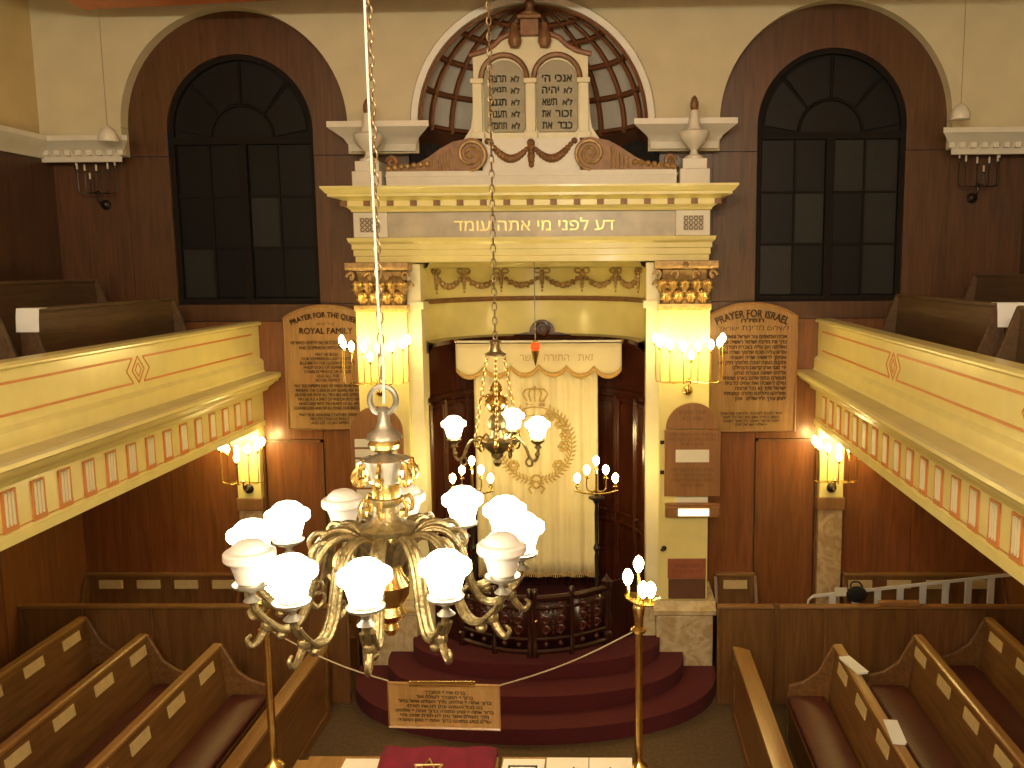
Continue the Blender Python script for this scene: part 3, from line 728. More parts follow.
for sx, body in ((1, 'אנכי ה׳\nלא יהיה\nלא תשא\nזכור את\nכבד את'), (-1, 'לא תרצח\nלא תנאף\nלא תגנב\nלא תענה\nלא תחמד')):
    xc = sx * .285
    pts = [(xc - .2, 6.13), (xc + .2, 6.13), (xc + .225, 6.17)] + [(xc + .225, 6.66)] + arc_pts(xc, 6.66, .225, 0, PI, 18)[1:-1] + [(xc - .225, 6.66), (xc - .225, 6.17)]
    tb = MB().prism(pts, 'y', YT + .045, YT + .08).build('tablet', 'tablet', tf, True, bev=.008)
    for li, line in enumerate(body.split('\n')):
        wds = line.split(' '); tot = sum(len(q) for q in wds) + 1; xr = xc + .165
        for q in wds:
            wd = .33 * len(q) / tot; text_mesh('commandment', heb(q), .085, 'tablet_letter', tb, (xr - wd / 2, YT + .042, 6.69 - li * .123), width=wd * .95, height=.07, bold=.004); xr -= wd + .33 / tot
    MB().tube([(p[0], YT + .05, p[1]) for p in arc_pts(xc, 6.69, .25, 0, PI, 20)], .03, 6).build('arch_hood', 'brown', tf)
# garland on the plinth
for sx in (-1, 1):
    gm = MB()
    for i in range(15):
        u = i / 14; gm.ball((sx * (.02 + .44 * u), YT - .01, 6.0 - .17 * math.sin(PI * min(u * .95 + .05, 1)) + .03 * u), .024 + .024 * math.sin(PI * u), 7, 5)
    gm.build('garland', 'brown', tf); MB().ball((sx * .47, YT - .01, 6.03), .035, 8, 5).build('garland_knob', 'brown', tf)
gm = MB().ball((0, YT - .015, 6.01), .045, 8, 6)
for i in range(5): gm.ball((0, YT - .01, 5.96 - .045 * i), .045 - .006 * abs(i - 2), 7, 5)
gm.build('garland_drop', 'brown', tf)
# crown ornament with two bells
ct = MB().bx(-.10, .10, YT + .0, YT + .16, 7.13, 7.30).bx(-.13, .13, YT - .02, YT + .18, 7.30, 7.34).build('crown_pedestal', 'brown', tf, True, bev=.008)
for sx in (-1, 1): MB().lathe([(.0, -.13), (.05, -.12), (.075, -.06), (.065, .0), (.045, .07), (.03, .13), (0, .14)], 12, (sx * .16, YT + .02, 7.13)).build('bell', 'brown', tf)
MB().lathe([(.10, 0), (.11, .03), (.05, .05), (.04, .10), (.055, .14), (.03, .19), (0, .2)], 12, (0, YT + .08, 7.34)).build('crown_finial', 'brown', tf)
# urns
for s, _, nm in SIDES:
    u = thing('urn_finial', 'white urn with dark flame on the ark pedestal towards the ' + nm, 'urn', (s * 1.76, YA + .11, 5.82))
    c0 = (s * 1.76, YA + .11, 0)
    MB().lathe([(.10, 5.82), (.10, 5.845), (.05, 5.87), (.035, 5.91), (.06, 5.94), (.12, 5.99), (.155, 6.05), (.165, 6.10), (.15, 6.115), (.08, 6.13), (.065, 6.18), (.05, 6.28), (.045, 6.33), (0, 6.335)], 18, c0).build('urn_body', 'white', u)
    MB().lathe([(.03, 6.33), (.045, 6.36), (.045, 6.41), (.03, 6.46), (0, 6.49)], 10, c0).build('flame', 'brown', u)

# ================================================================== STEPS, GATE
stp = thing('ark_steps', 'curved burgundy carpeted steps in front of the ark', 'steps', (0, -.5, 0))
levels = [(2.02, 1.42, 0, .17), (1.66, 1.08, .17, .34), (1.40, .76, .34, .51)]
for i, (a, b, z0, z1) in enumerate(levels):
    y0 = -.56 if i < 2 else -.5
    poly = [(a * math.cos(t), y0 - b * (max(0, math.sin(-t)) ** .8)) for t in [-PI * k / 32 for k in range(33)]]
    xin = [1.36, 1.18, 1.18][i]
    poly += [(-xin if i else -2.0, y0), (-xin if i else -2.0, -.551 if i == 0 else -.40), (-1.17, -.551 if i == 0 else -.40), (-1.17, -.1), (1.17, -.1), (1.17, -.551 if i == 0 else -.40), (xin if i else 2.0, -.551 if i == 0 else -.40), (xin if i else 2.0, y0)]
    cl = []
    for p in poly:
        if not cl or (abs(p[0] - cl[-1][0]) + abs(p[1] - cl[-1][1])) > 1e-4: cl.append(p)
    MB().prism(cl, 'z', z0, z1).build('step', 'carpet', stp, True, bev=.012, angle=30)
m_ = MB(); m_.prism([nic(PI * u / 24, 0)[:2] for u in range(25)], 'z', .0, .51).build('ark_floor', 'carpet', stp, False)

gt = thing('ark_gate', 'low curved carved dark wood gate with turned posts before the ark', 'gate', (0, -.8, .51))
def gpt(x): return -1.08 + .34 * (x / .80) ** 2
gz0, gz1 = .515, 1.24
gx = [-.80, -.42, -.03, .03, .42, .80]
for i in (0, 1, 3, 4):
    xa, xb = gx[i] + .02, gx[i + 1] - .02; ya, yb = gpt(xa), gpt(xb)
    def gp(u, z, d): 
        x = xa + (xb - xa) * u; return (x, gpt(x) + d, z)
    pm = MB()
    pm.grid([[gp(u / 4, z, 0) for u in range(5)] for z in (gz0 + .05, gz1 - .06)])
    pn = pm.build('gate_panel', 'gatewood', gt, True, thick=.03)
    for (za, zb) in ((gz0 + .03, gz0 + .09), (gz0 + .18, gz0 + .22), (gz1 - .20, gz1 - .16), (gz1 - .10, gz1 - .03)):
        q = MB(); A = [gp(u / 4, (za + zb) / 2, -.02) for u in range(5)]; q.tube(A, (zb - za) / 2, 6).build('rail', 'gatewood', pn)
    for u in (.28, .72):
        cv = MB()
        for k in range(3):
            zc = gz0 + .30 + k * .11; r = .05
            c = Vector(gp(u, zc, -.022))
            cv.tube([c + Vector((r * math.cos(t) * (1 - t / 16), 0, r * math.sin(t) * (1 - t / 16))) for t in [q * .6 for q in range(18)]], .011, 5)
        cv.ball(gp(u, gz0 + .14, -.02), .03, 8, 5); cv.ball(gp(u, gz1 - .13, -.02), .018, 8, 5)
        cv.tube([gp(u, gz0 + .12, -.018), gp(u, gz1 - .12, -.018)], .008, 5)
        cv.build('carving', 'gate_carve', pn)
    cv = MB()
    for k in range(5): cv.ball(gp(.5, gz0 + .27 + .06 * k, -.022), .016, 6, 4, 1.4)
    cv.build('carving', 'gate_carve', pn)
for x in (-.80, -.42, -.03, .03, .42, .80):
    tall = abs(x) > .5
    r = .045 if tall else .028
    MB().lathe([(r * 1.25, gz0), (r * 1.25, gz0 + .14), (r * .8, gz0 + .16), (r * 1.1, gz0 + .3), (r * .7, gz0 + .42), (r * 1.05, gz0 + .55), (r * .8, gz0 + .62), (r * 1.25, gz0 + .65), (r * 1.25, gz1 + .01), (r * .7, gz1 + .03), (0, gz1 + (.09 if tall else .03))], 12, (x, gpt(x), 0)).build('post', 'gatewood', gt)
for sx in (-1, 1):      # fixed side wings running back to the ark
    q = MB().prism([(sx * .82, gpt(.8)), (sx * 1.16, -.47), (sx * 1.16, -.42), (sx * .82, gpt(.8) + .05)], 'z', gz0, gz1 - .02).build('gate_wing', 'gatewood', gt, True, bev=.006)
MB().ball((.045, gpt(0) - .05, .93), .025, 8, 6).build('lock', 'brass', gt)

# ================================================================== CURTAIN
cu = thing('ark_curtain', 'cream satin ark curtain with gold crown and wreath embroidery', 'curtain', (0, .5, .9))
XL, XR = -.80, .70
def cy(x, z): return .50 + .022 * math.sin(x * 26) * (.6 + .4 * math.sin(z * .7 + x * 3)) + .012 * math.sin(x * 61 + 1)
rows = []
for j in range(15):
    z = .86 + (3.62 - .86) * j / 14
    rows.append([(XL + (XR - XL) * i / 90, cy(XL + (XR - XL) * i / 90, z), z + (.02 * math.sin(i * .35) if j == 0 else 0)) for i in range(91)])
MB().grid(rows).build('cloth', 'curtain', cu, True, thick=.01)
fm = MB()
for i in range(60):
    x = XL + (XR - XL) * (i + .5) / 60; fm.tube([(x, cy(x, .9) - .008, .90), (x, cy(x, .86) - .008, .845)], .009, 4)
fm.build('bottom_fringe', 'fringe', cu)['kind'] = 'stuff'
def emb(pts, r, name, closed=False):
    return MB().tube([(p[0], cy(p[0], p[1]) - .012 - r * .3, p[1]) for p in pts], r, 5, closed).build(name, 'embroid', cu)
cxm, czm = -.06, 3.12
emb([(cxm - .12, czm - .10), (cxm + .12, czm - .10)], .016, 'crown_band'); emb([(cxm - .115, czm - .06), (cxm + .115, czm - .06)], .008, 'crown_band')
for k in range(-2, 3):
    emb([(cxm + k * .05, czm - .06), (cxm + k * .078, czm + .03), (cxm + k * .055, czm + .085), (cxm, czm + .095)], .011, 'crown_arch')
MB().ball((cxm, cy(cxm, czm) - .015, czm + .115), .02, 6, 5).build('crown_ball', 'embroid', cu)
for sx in (-1, 1):
    R = .50; zc = 2.53
    path = [(cxm + sx * (.44) * math.cos(t), zc + .46 * math.sin(t)) for t in [(-PI / 2) + PI * .86 * i / 24 for i in range(25)]]
    emb(path, .008, 'wreath_stem')
    q = MB()
    for i in range(1, 25):
        x, z = path[i]
        for sd in (-1, 1):
            dx, dz = path[i][0] - path[i - 1][0], path[i][1] - path[i - 1][1]; L = math.hypot(dx, dz); nx, nz = -dz / L * sd, dx / L * sd
            ex, ez = x + nx * .06 + dx / L * .045, z + nz * .06 + dz / L * .045
            if XL + .03 < ex < XR - .03:
                q.tube([(x, cy(x, z) - .012, z), ((x + ex) / 2, cy((x + ex) / 2, z) - .014, (z + ez) / 2), (ex, cy(ex, ez) - .012, ez)], [.004, .016, .003], 5, flat=.6)
    q.build('wreath_leaves', 'embroid', cu)
    emb([(cxm + sx * .02, 2.06), (cxm + sx * .10, 1.97), (cxm + sx * .06, 1.91)], .012, 'ribbon')
    for k, (xx, zz) in enumerate(((.30, 2.78), (.34, 2.5), (.27, 2.27), (.18, 2.88), (.36, 2.64))):
        q = MB()
        for i in range(6):
            a = i * PI / 3; x, z = cxm + sx * xx + .045 * math.cos(a), zz + .045 * math.sin(a)
            q.ball((x, cy(x, z) - .012, z), .030, 6, 4)
        q.build('embroidered_flower', 'embroid', cu)
emb([(cxm + .06 * math.cos(t), 2.07 + .08 * math.sin(t)) for t in [2 * PI * i / 14 for i in range(14)]], .014, 'ribbon_loop', True)
emb([(cxm - .24 + .48 * i / 10, 2.92 + .07 * math.sin(PI * i / 10)) for i in range(11)], .010, 'embroidered_scroll')
emb([(cxm - .22 + .44 * i / 10, 2.84 + .05 * math.sin(PI * i / 10)) for i in range(11)], .007, 'embroidered_scroll')
# pelmet with scalloped fringe
pe = thing('curtain_pelmet', 'cream pelmet with scalloped gold fringe and lettering above the ark curtain', 'pelmet', (0, .4, 3.4))
PL, PR = -1.0, .99; NS = 6
def py_(x): return .42 + .012 * math.sin(x * 9)
def pz(x):
    u = (x - PL) / (PR - PL) * NS; f = u - math.floor(u); return 3.40 + (.0 + .10 * (abs(2 * f - 1) ** 2.2)) * (1 if 0 <= u <= NS else 0) - .03 * abs(2 * (x - PL) / (PR - PL) - 1)
N = 96; rows = []
for j in range(5):
    rows.append([(PL + (PR - PL) * i / N, py_(PL + (PR - PL) * i / N), pz(PL + (PR - PL) * i / N) + (3.77 - pz(PL + (PR - PL) * i / N)) * j / 4) for i in range(N + 1)])
cl = MB().grid(rows).build('cloth', 'curtain', pe, True, thick=.008)
fr_ = MB(); xs = [PL + (PR - PL) * i / N for i in range(N + 1)]
fr_.grid([[(x, py_(x) - .008, pz(x) - .035) for x in xs], [(x, py_(x) - .012, pz(x) - .0) for x in xs], [(x, py_(x) - .006, pz(x) + .02) for x in xs]]).build('fringe', 'fringe', pe, True, thick=.006)
for q, x_, w_ in (('זאת', .56, .18), ('התורה', .21, .30), ('אשר', -.13, .20)): text_mesh('pelmet_lettering', heb(q), .12, 'embroid', cl, (x_, .40, 3.60), width=w_, height=.075)
rod = thing('curtain_rod', 'thin white curtain rod above the cream pelmet', 'rod', (0, .42, 3.79))
MB().tube([(-1.0, .41, 3.795), (1.0, .41, 3.795)], .014, 8).build('bar', 'white', rod)
for x in (-1.0, 1.0): MB().ball((x, .41, 3.795), .022, 8, 6).build('end_knob', 'brass', rod)
for x in (-.95, .95): MB().tube([(x, .41, 3.795), (x, .62, 3.80)], .01, 6).build('bracket', 'brass', rod)
# eternal lamp
el = thing('eternal_lamp', 'small red glass eternal lamp with brass cone on a thin cord before the curtain', 'lamp', (.01, -.25, 3.6))
MB().ball((.01, -.25, 3.79), .055, 14, 10, 1.05).build('red_glass', 'ruby', el)
MB().lathe([(.0, 3.57), (.012, 3.60), (.028, 3.67), (.045, 3.745), (.04, 3.75)], 12, (.01, -.25, 0)).build('cone', 'brass', el)
MB().lathe([(.03, 3.835), (.03, 3.85), (.01, 3.87), (0, 3.872)], 10, (.01, -.25, 0)).build('cap', 'brass', el)
MB().tube([(.01, -.25, 3.87), (.01, -.25, 4.74)], .006, 6).build('cord', 'silver', el)

# ================================================================== LAMPS
def stretch_chain(parent, x, y, z0, z1, pitch, rad, wire, m):
    """oval links, every second one turned by a quarter"""
    n = int((z1 - z0) / pitch); first = None
    for k in range(n):
        z = z0 + pitch * (k + .5)
        if first is None:
            pts = []
            for i in range(12):
                a = 2 * PI * i / 12; pts.append((rad * math.cos(a), 0, (pitch * .62) * math.sin(a)))
            b = MB(); b.tube(pts, wire, 5, True); o0 = org(parent)
            b.v = [(v[0] + o0.x, v[1] + o0.y, v[2] + o0.z) for v in b.v]
            first = b.build('chain_link', m, parent); first.location = Vector((x, y, z)) - o0
        else:
            inst(first, parent, Vector((x, y, z)) - org(parent), PI / 2 * (k % 2))
def globe_profile(k=1.0):
    return [(r * k * .93, z * k * .95) for r, z in ((.044, 0), (.052, .003), (.058, .03), (.068, .062), (.072, .072), (.087, .078), (.093, .086), (.093, .108), (.086, .115), (.070, .119), (.061, .133), (.043, .148), (.020, .155), (.0, .157))]
# --- big twelve-arm chandelier
BC = (0.0, -7.1, 3.33)
ch = thing('brass_chandelier', 'large twelve arm silvered brass chandelier with opal glass shades, some unlit', 'chandelier', BC)
zb = BC[2]
MB().lathe([(0, .0), (.018, .005), (.03, .03), (.022, .05), (.05, .07), (.06, .09), (.045, .12), (.07, .16), (.075, .20), (.055, .23), (.04, .27), (.04, .30), (.085, .34), (.10, .37), (.095, .40), (.06, .42)], 20, (0, BC[1], zb)).build('stem', 'brass', ch)
MB().lathe([(.10, .40), (.105, .42), (.07, .435), (.05, .46), (.045, .50), (.06, .515), (.062, .53), (.05, .535)], 20, (0, BC[1], zb)).build('hub', 'pale_brass', ch)
MB().lathe([(.05, .53), (.052, .53), (.052, .58), (.05, .585)], 20, (0, BC[1], zb)).build('gilt_collar', 'brass', ch)
MB().lathe([(.05, .585), (.062, .59), (.07, .62), (.085, .66), (.09, .675), (.06, .68), (.03, .69), (.02, .70)], 20, (0, BC[1], zb)).build('vase', 'silver', ch)
MB().lathe([(.02, .695), (.03, .70), (.055, .715), (.06, .73), (.05, .745)], 20, (0, BC[1], zb)).build('gilt_collar', 'brass', ch)
MB().lathe([(.05, .745), (.065, .75), (.06, .765), (.035, .785), (.022, .81), (.02, .85), (.028, .855), (.02, .86), (.015, .865)], 20, (0, BC[1], zb)).build('bell', 'silver', ch)
MB().tube([(.048 * math.cos(a), BC[1], zb + .89 + .05 * math.sin(a)) for a in [2 * PI * i / 22 for i in range(22)]], .011, 8, True).build('ring', 'silver', ch)
MB().tube([(.006 + .02 * math.sin(t * 1.5), BC[1] - .012, zb + .88 + t) for t in [0, .03, .08, .15]] + [(.004, BC[1] - .03, zb + 1.2), (-.004, BC[1] - .03, zb + 2.0), (-.006, BC[1] - .03, zb + 3.4), (0, BC[1] - .03, ZC)], .0045, 6).build('power_cord', 'cord', ch)
stretch_chain(ch, 0, BC[1], zb + .93, ZC - .02, .040, .0115, .0036, 'chain')
# scroll handles round the vase
hs = None
for k in range(6):
    a = PI / 6 + k * PI / 3
    if hs is None:
        pts = []
        for i in range(22):
            t = i / 21 * 3.6 * PI; r = .006 + .034 * (i / 21); pts.append((.095 + r * math.cos(t), 0, .585 + .05 * (i / 21) + r * math.sin(t)))
        pts += [(.10, 0, .665), (.075, 0, .672)]
        b = MB().tube([(p[0] + BC[0], BC[1] + p[1], zb + p[2]) for p in pts], .009, 6)
        pts2 = [(.055, 0, .52), (.085, 0, .53), (.10, 0, .505), (.095, 0, .475), (.075, 0, .47), (.07, 0, .49), (.085, 0, .497)]
        b.tube([(p[0], BC[1], zb + p[2]) for p in pts2], .008, 6)
        hs = b.build('scroll_handle', 'brass', ch)
        hs.rotation_euler = (0, 0, a)
    else: inst(hs, ch, rz=a)
# arms: built once along +X, twelve copies
RL = .49
def smooth(pts, n=6):
    P = [Vector(p) for p in pts]; out = []
    for i in range(len(P) - 1):
        p0 = P[max(i - 1, 0)]; p1 = P[i]; p2 = P[i + 1]; p3 = P[min(i + 2, len(P) - 1)]
        for k in range(n):
            t = k / n
            out.append(.5 * ((2 * p1) + (-p0 + p2) * t + (2 * p0 - 5 * p1 + 4 * p2 - p3) * t * t + (-p0 + 3 * p1 - 3 * p2 + p3) * t ** 3))
    out.append(P[-1]); return out
spine = smooth([(.05, 0, .29), (.09, 0, .36), (.15, 0, .405), (.215, 0, .395), (.262, 0, .34), (.285, 0, .26), (.305, 0, .185), (.345, 0, .125), (.395, 0, .12), (.44, 0, .155), (.475, 0, .20), (.49, 0, .245)], 5)
am = MB(); n_ = len(spine)
O = Vector(BC)
am.tube([p + O for p in spine], [.018 - .005 * i / n_ for i in range(n_)], 8)
am.tube([p + O + Vector((0, .019, .002)) for p in spine[1:-4]], .0080, 6); am.tube([p + O + Vector((0, -.019, .002)) for p in spine[1:-4]], .0080, 6)
lf = smooth([(.44, 0, .15), (.475, 0, .10), (.50, 0, .085), (.515, 0, .11), (.50, 0, .125)], 4); am.tube([p + O for p in lf], [.016 - .011 * i / len(lf) for i in range(len(lf))], 6)
lf = smooth([(.20, 0, .395), (.255, 0, .40), (.285, 0, .37), (.275, 0, .335), (.25, 0, .345)], 4); am.tube([p + O for p in lf], [.013 - .008 * i / len(lf) for i in range(len(lf))], 6)
lf = smooth([(.30, 0, .2), (.27, 0, .17), (.245, 0, .19), (.25, 0, .22), (.27, 0, .22)], 4); am.tube([p + O for p in lf], [.012 - .008 * i / len(lf) for i in range(len(lf))], 6)
am.ball((O.x + .40, O.y, O.z + .10), .022, 7, 5, .8); am.ball((O.x + .445, O.y, O.z + .145), .024, 7, 5, 1.1)
arm0 = am.build('arm', 'pale_brass', ch)
cup0 = MB().lathe([(.012, .235), (.03, .245), (.012, .262), (.014, .275), (.035, .285), (.060, .298), (.062, .306), (.042, .305), (.04, .318), (.03, .318)], 16, (O.x + RL, O.y, O.z)).build('lamp_cup', 'silver', arm0)
gl0 = MB().lathe([(r, z + .312) for r, z in globe_profile()], 24, (O.x + RL, O.y, O.z)).build('lit_shade', 'globe', arm0, angle=28)
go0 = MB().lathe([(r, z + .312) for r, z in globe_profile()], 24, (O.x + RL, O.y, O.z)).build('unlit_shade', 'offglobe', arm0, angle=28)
UNLIT = {2, 6, 7, 10}
for k in range(12):
    th = math.radians(5.2 + 30 * k); rz = th - PI / 2       # th measured from the side of the hall's rear
    if k == 0: a_ = arm0; a_.rotation_euler = (0, 0, rz)
    else:
        a_ = inst(arm0, ch, rz=rz); inst(cup0, a_)
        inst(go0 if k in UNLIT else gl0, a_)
bpy.data.objects.remove(go0, do_unlink=True)

# --- small three-light chandelier
SCc = (0.0, -3.79, 3.22)
c2 = thing('small_chandelier', 'small three light ornate brass chandelier hung on three chains before the ark', 'chandelier', SCc); O = Vector(SCc)
MB().lathe([(0, 0), (.02, .01), (.035, .04), (.02, .06), (.045, .08), (.05, .11), (.075, .13), (.10, .16), (.115, .20), (.10, .215), (.06, .225), (.05, .25), (.045, .28), (.07, .30), (.075, .34), (.05, .38), (.035, .40)], 18, SCc).build('bowl', 'pale_brass', c2)
MB().lathe([(.035, .40), (.06, .42), (.085, .47), (.085, .50), (.06, .53), (.03, .545), (.05, .57), (.045, .60), (.02, .635), (0, .65)], 16, SCc).build('lantern_body', 'brass', c2)
for k in range(6):
    a = k * PI / 3 + .3; pts = [(.085 + .035 * math.cos(t), 0, .50 + .035 * math.sin(t)) for t in [i * .6 for i in range(9)]]
    MB().tube([(O.x + p[0] * math.cos(a), O.y + p[0] * math.sin(a), O.z + p[2]) for p in pts], .007, 5).build('scroll', 'brass', c2)
for k in range(8):
    a = k * PI / 4; pts = smooth([(.09, 0, .20), (.13, 0, .23), (.165, 0, .20), (.16, 0, .15), (.13, 0, .14), (.125, 0, .17), (.145, 0, .18)], 3)
    MB().tube([(O.x + p.x * math.cos(a), O.y + p.x * math.sin(a), O.z + p.z) for p in pts], .008, 5).build('bowl_scroll', 'brass', c2)
MB().lathe([(.0, 0), (.075, .0), (.08, .012), (.045, .03), (.035, .07), (.045, .10), (.02, .115), (0, .12)], 14, (O.x, O.y, O.z + .83)).build('canopy_cap', 'chain', c2)
for k in range(3):
    a = PI / 2 + .12 + k * 2 * PI / 3 + PI / 3
    A = Vector((O.x + .07 * math.cos(a), O.y + .07 * math.sin(a), O.z + .83)); B = Vector((O.x + .19 * math.cos(a), O.y + .19 * math.sin(a), O.z + .19))
    n = 18; hc = MB()
    for i in range(n):
        p = A.lerp(B, (i + .5) / n); d = (B - A).normalized(); e1 = d.orthogonal().normalized(); e2 = d.cross(e1)
        e_ = e1 if i % 2 else e2
        hc.tube([p + e_ * .011 * math.cos(t) + d * .024 * math.sin(t) for t in [2 * PI * q / 8 for q in range(8)]], .0045, 4, True)
    hc.build('hanging_chain', 'brass', c2)
    MB().tube([(O.x + .12 * math.cos(a), O.y + .12 * math.sin(a), O.z + .19), (B.x, B.y, B.z)], .009, 5).build('chain_hook', 'brass', c2)
for k, a in enumerate((math.radians(74), math.radians(-14), math.radians(186))):
    R3 = .315
    sp = smooth([(.10, 0, .17), (.15, 0, .20), (.19, 0, .20), (.225, 0, .15), (.25, 0, .085), (.285, 0, .06), (.31, 0, .09), (.315, 0, .15)], 4)
    lf = smooth([(.25, 0, .09), (.22, 0, .05), (.24, 0, .02), (.27, 0, .03), (.265, 0, .055)], 3)
    rot = Matrix.Rotation(a, 4, 'Z')
    aa = MB().tube([rot @ p + O for p in sp], .012, 6).tube([rot @ p + O for p in lf], .009, 6)
    aa.ball(rot @ Vector((.31, 0, .11)) + O, .02, 7, 5)
    ar = aa.build('arm', 'pale_brass', c2)
    c = rot @ Vector((R3, 0, 0)) + O
    MB().lathe([(.012, .15), (.03, .16), (.015, .18), (.05, .205), (.055, .215), (.04, .235), (.03, .24)], 14, c).build('lamp_cup', 'pale_brass', ar)
    MB().lathe([(r * 1.05, z * 1.05 + .235) for r, z in globe_profile()], 18, c).build('lit_shade', 'globe', ar)
stretch_chain(c2, 0, O.y, O.z + .95, ZC - .02, .052, .016, .005, 'chain')

# --- branched wall sconces
def sconce(loc, label, lit=True, rad=.34, nb=8, dz=.50, flip=1, metal='brass', ball='brass', spread=1.0):
    t = thing('wall_sconce', label, 'sconce', loc, None); O = Vector(loc)
    MB().lathe([(.0, 0), (.055, 0), (.06, .015), (.05, .03), (.03, .05), (.0, .06)], 16, (0, 0, 0)).build('tmp', metal)
    tmp = bpy.data.objects['tmp']; 
    bp = tmp.data; bpy.data.objects.remove(tmp)
    bo = bpy.data.objects.new('wall_plate', bp); COL.objects.link(bo); bo.parent = t; bo.rotation_euler = (PI / 2, 0, 0)
    bp.materials.clear(); bp.materials.append(T[ball])
    hubz = .12
    MB().tube([O + Vector(p) for p in smooth([(0, -.04, 0), (0, -.13, .01), (0, -.16, .06), (0, -.16, hubz)], 4)], .011, 6).build('stem', metal, t)
    MB().lathe([(.0, -.02), (.025, -.01), (.03, .01), (.015, .03), (.0, .035)], 10, O + Vector((0, -.16, hubz))).build('hub', metal, t)
    def branch(x, y, z):
        P = smooth([(0, -.16, hubz), (x * .5, -.16 + (y + .16) * .5, hubz - .005), (x * .92, -.16 + (y + .16) * .92, hubz), (x, y, hubz + .06), (x, y, z)], 5)
        b = MB().tube([O + p for p in P], .0055, 5).build('branch', metal, t)
        c = O + Vector((x, y, z))
        MB().lathe([(.004, -.03), (.018, -.02), (.020, .0), (.012, .012), (0, .012)], 8, c).build('bulb_cup', metal, b)
        if lit: MB().lathe([(.010, .01), (.024, .025), (.033, .05), (.031, .075), (.017, .10), (0, .115)], 10, c).build('bulb', 'bulb_hot', b)
        else: MB().lathe([(.010, .01), (.011, .012), (.011, .075), (.006, .082), (0, .082)], 8, c).build('bulb', 'offbulb', b)
    for k in range(nb):
        a = PI * (.02 + .96 * k / (nb - 1)); u = abs(2 * k / (nb - 1) - 1)
        branch(-rad * spread * math.cos(a), -.16 - (rad * .55) * math.sin(a), dz + .07 * u * u)
    branch(0.0, -.16 - rad * .62, dz - .09)
    return t
for s, _, nm in SIDES:
    sconce((s * 1.70, YA, 3.32), 'lit branched brass sconce on the ark pilaster, ' + ('above the panel of white name strips' if s < 0 else 'above the arched brown plaque'), True, .36, 8, .46)
    sconce((s * 3.44, .06, 2.09), 'lit branched sconce on the marble pilaster under the gallery, ' + nm + ' side', True, .25, 7, .47, ball='iron')
    sconce((s * 4.95, YW, 5.42), 'unlit branched sconce beside the arched window above the gallery, ' + nm + ' side', False, .22, 6, .34, metal='iron', ball='iron')
    # pendant glass bell hanging near it
    p = thing('pendant_bell', 'white bell shade on a thin cord beside the arched window, ' + nm + ' side', 'pendant', (s * 4.57, -.4, 6.05 if s < 0 else 6.2))
    z = 6.05 if s < 0 else 6.2
    MB().lathe([(.10, 0), (.104, .02), (.10, .06), (.08, .11), (.045, .15), (.02, .165), (0, .167)], 16, (s * 4.57, -.4, z)).build('bell_shade', 'white' , p)
    MB().tube([(s * 4.57, -.4, z + .16), (s * 4.57, -.4, ZC)], .004, 5).build('cord', 'rope', p)

# --- five-light candelabra by the ark
for s, _, nm in SIDES:
    x, y = s * .69 + .0, -.56
    t = thing('floor_candelabrum', 'black standing candelabrum with five lit bulbs at the ark, ' + nm + ' side', 'candelabrum', (x, y, .51)); O = Vector((x, y, .51))
    MB().lathe([(.13, 0), (.13, .02), (.06, .05), (.03, .09), (.045, .14), (.022, .2), (.028, .45), (.018, .5), (.04, .55), (.018, .60), (.026, .95), (.018, 1.0), (.042, 1.05), (.018, 1.10), (.024, 1.45), (.018, 1.55), (.05, 1.60), (.09, 1.62), (.09, 1.635), (.02, 1.65), (.015, 1.7)], 14, O).build('pole', 'iron', t)
    MB().tube([O + Vector((0, 0, 1.64)), O + Vector((0, 0, 1.90))], .014, 8).build('stem', 'brass', t)
    for k in range(-2, 3):
        zz = 1.99 - .095 * abs(k); xx = k * .105
        b = MB()
        if k: b.tube([O + p for p in smooth([(0, 0, 1.70 + .02 * (2 - abs(k))), (xx * .5, -.03, 1.68 + .02 * (2 - abs(k))), (xx, -.03, 1.72 + .02 * (2 - abs(k))), (xx, -.03, zz)], 4)], .008, 5)
        else: b.tube([O + Vector((0, -.0, 1.85)), O + Vector((0, -.0, zz))], .010, 6)
        yy = -.03 if k else 0
        b.lathe([(.0, -.05), (.026, -.045), (.026, -.035), (.012, -.03), (.012, .0), (0, .0)], 8, O + Vector((xx, yy, zz)))
        br = b.build('branch', 'brass', t)
        MB().lathe([(.01, .0), (.026, .02), (.036, .05), (.034, .075), (.018, .10), (0, .112)], 10, O + Vector((xx, yy, zz))).build('bulb', 'bulb', br)
    q = MB().tube([O + p for p in smooth([(-.24, -.05, 1.72), (-.1, -.07, 1.69), (.1, -.07, 1.69), (.24, -.05, 1.72)], 5)], .011, 6)
    q.build('crossbar', 'brass', t)

# ================================================================== BOARDS AND PLAQUES
def arched_board(s, label, z0, z1, zt, x0, x1):
    t = thing('prayer_board', label, 'board', ((x0 + x1) / 2, .1, z0))
    xm = (x0 + x1) / 2; hw = (x1 - x0) / 2; rise = zt - z1; R = (hw * hw + rise * rise) / (2 * rise); a = math.asin(hw / R)
    pts = [(x0, z0), (x1, z0)] + [(xm + R * math.sin(a - 2 * a * i / 20), zt - R + R * math.cos(a - 2 * a * i / 20)) for i in range(21)]
    p = MB().prism(pts, 'y', .09, .155).build('panel', 'board', t, True, bev=.008, angle=30)
    rim = [(q[0], .088, q[1]) for q in pts]
    MB().tube(rim, .016, 6, True).build('rim', 'board', t)
    return t, p, xm, R
t, p, xm, R = arched_board(-1, 'large arched oak board lettered with the prayer for the royal family', 2.80, 4.11, 4.25, -2.94, -1.96)
text_mesh('heading', 'PRAYER FOR THE QUEEN', .085, 'letter', p, (xm, .086, 4.135), width=.84, height=.075, arc=R, bold=.004)
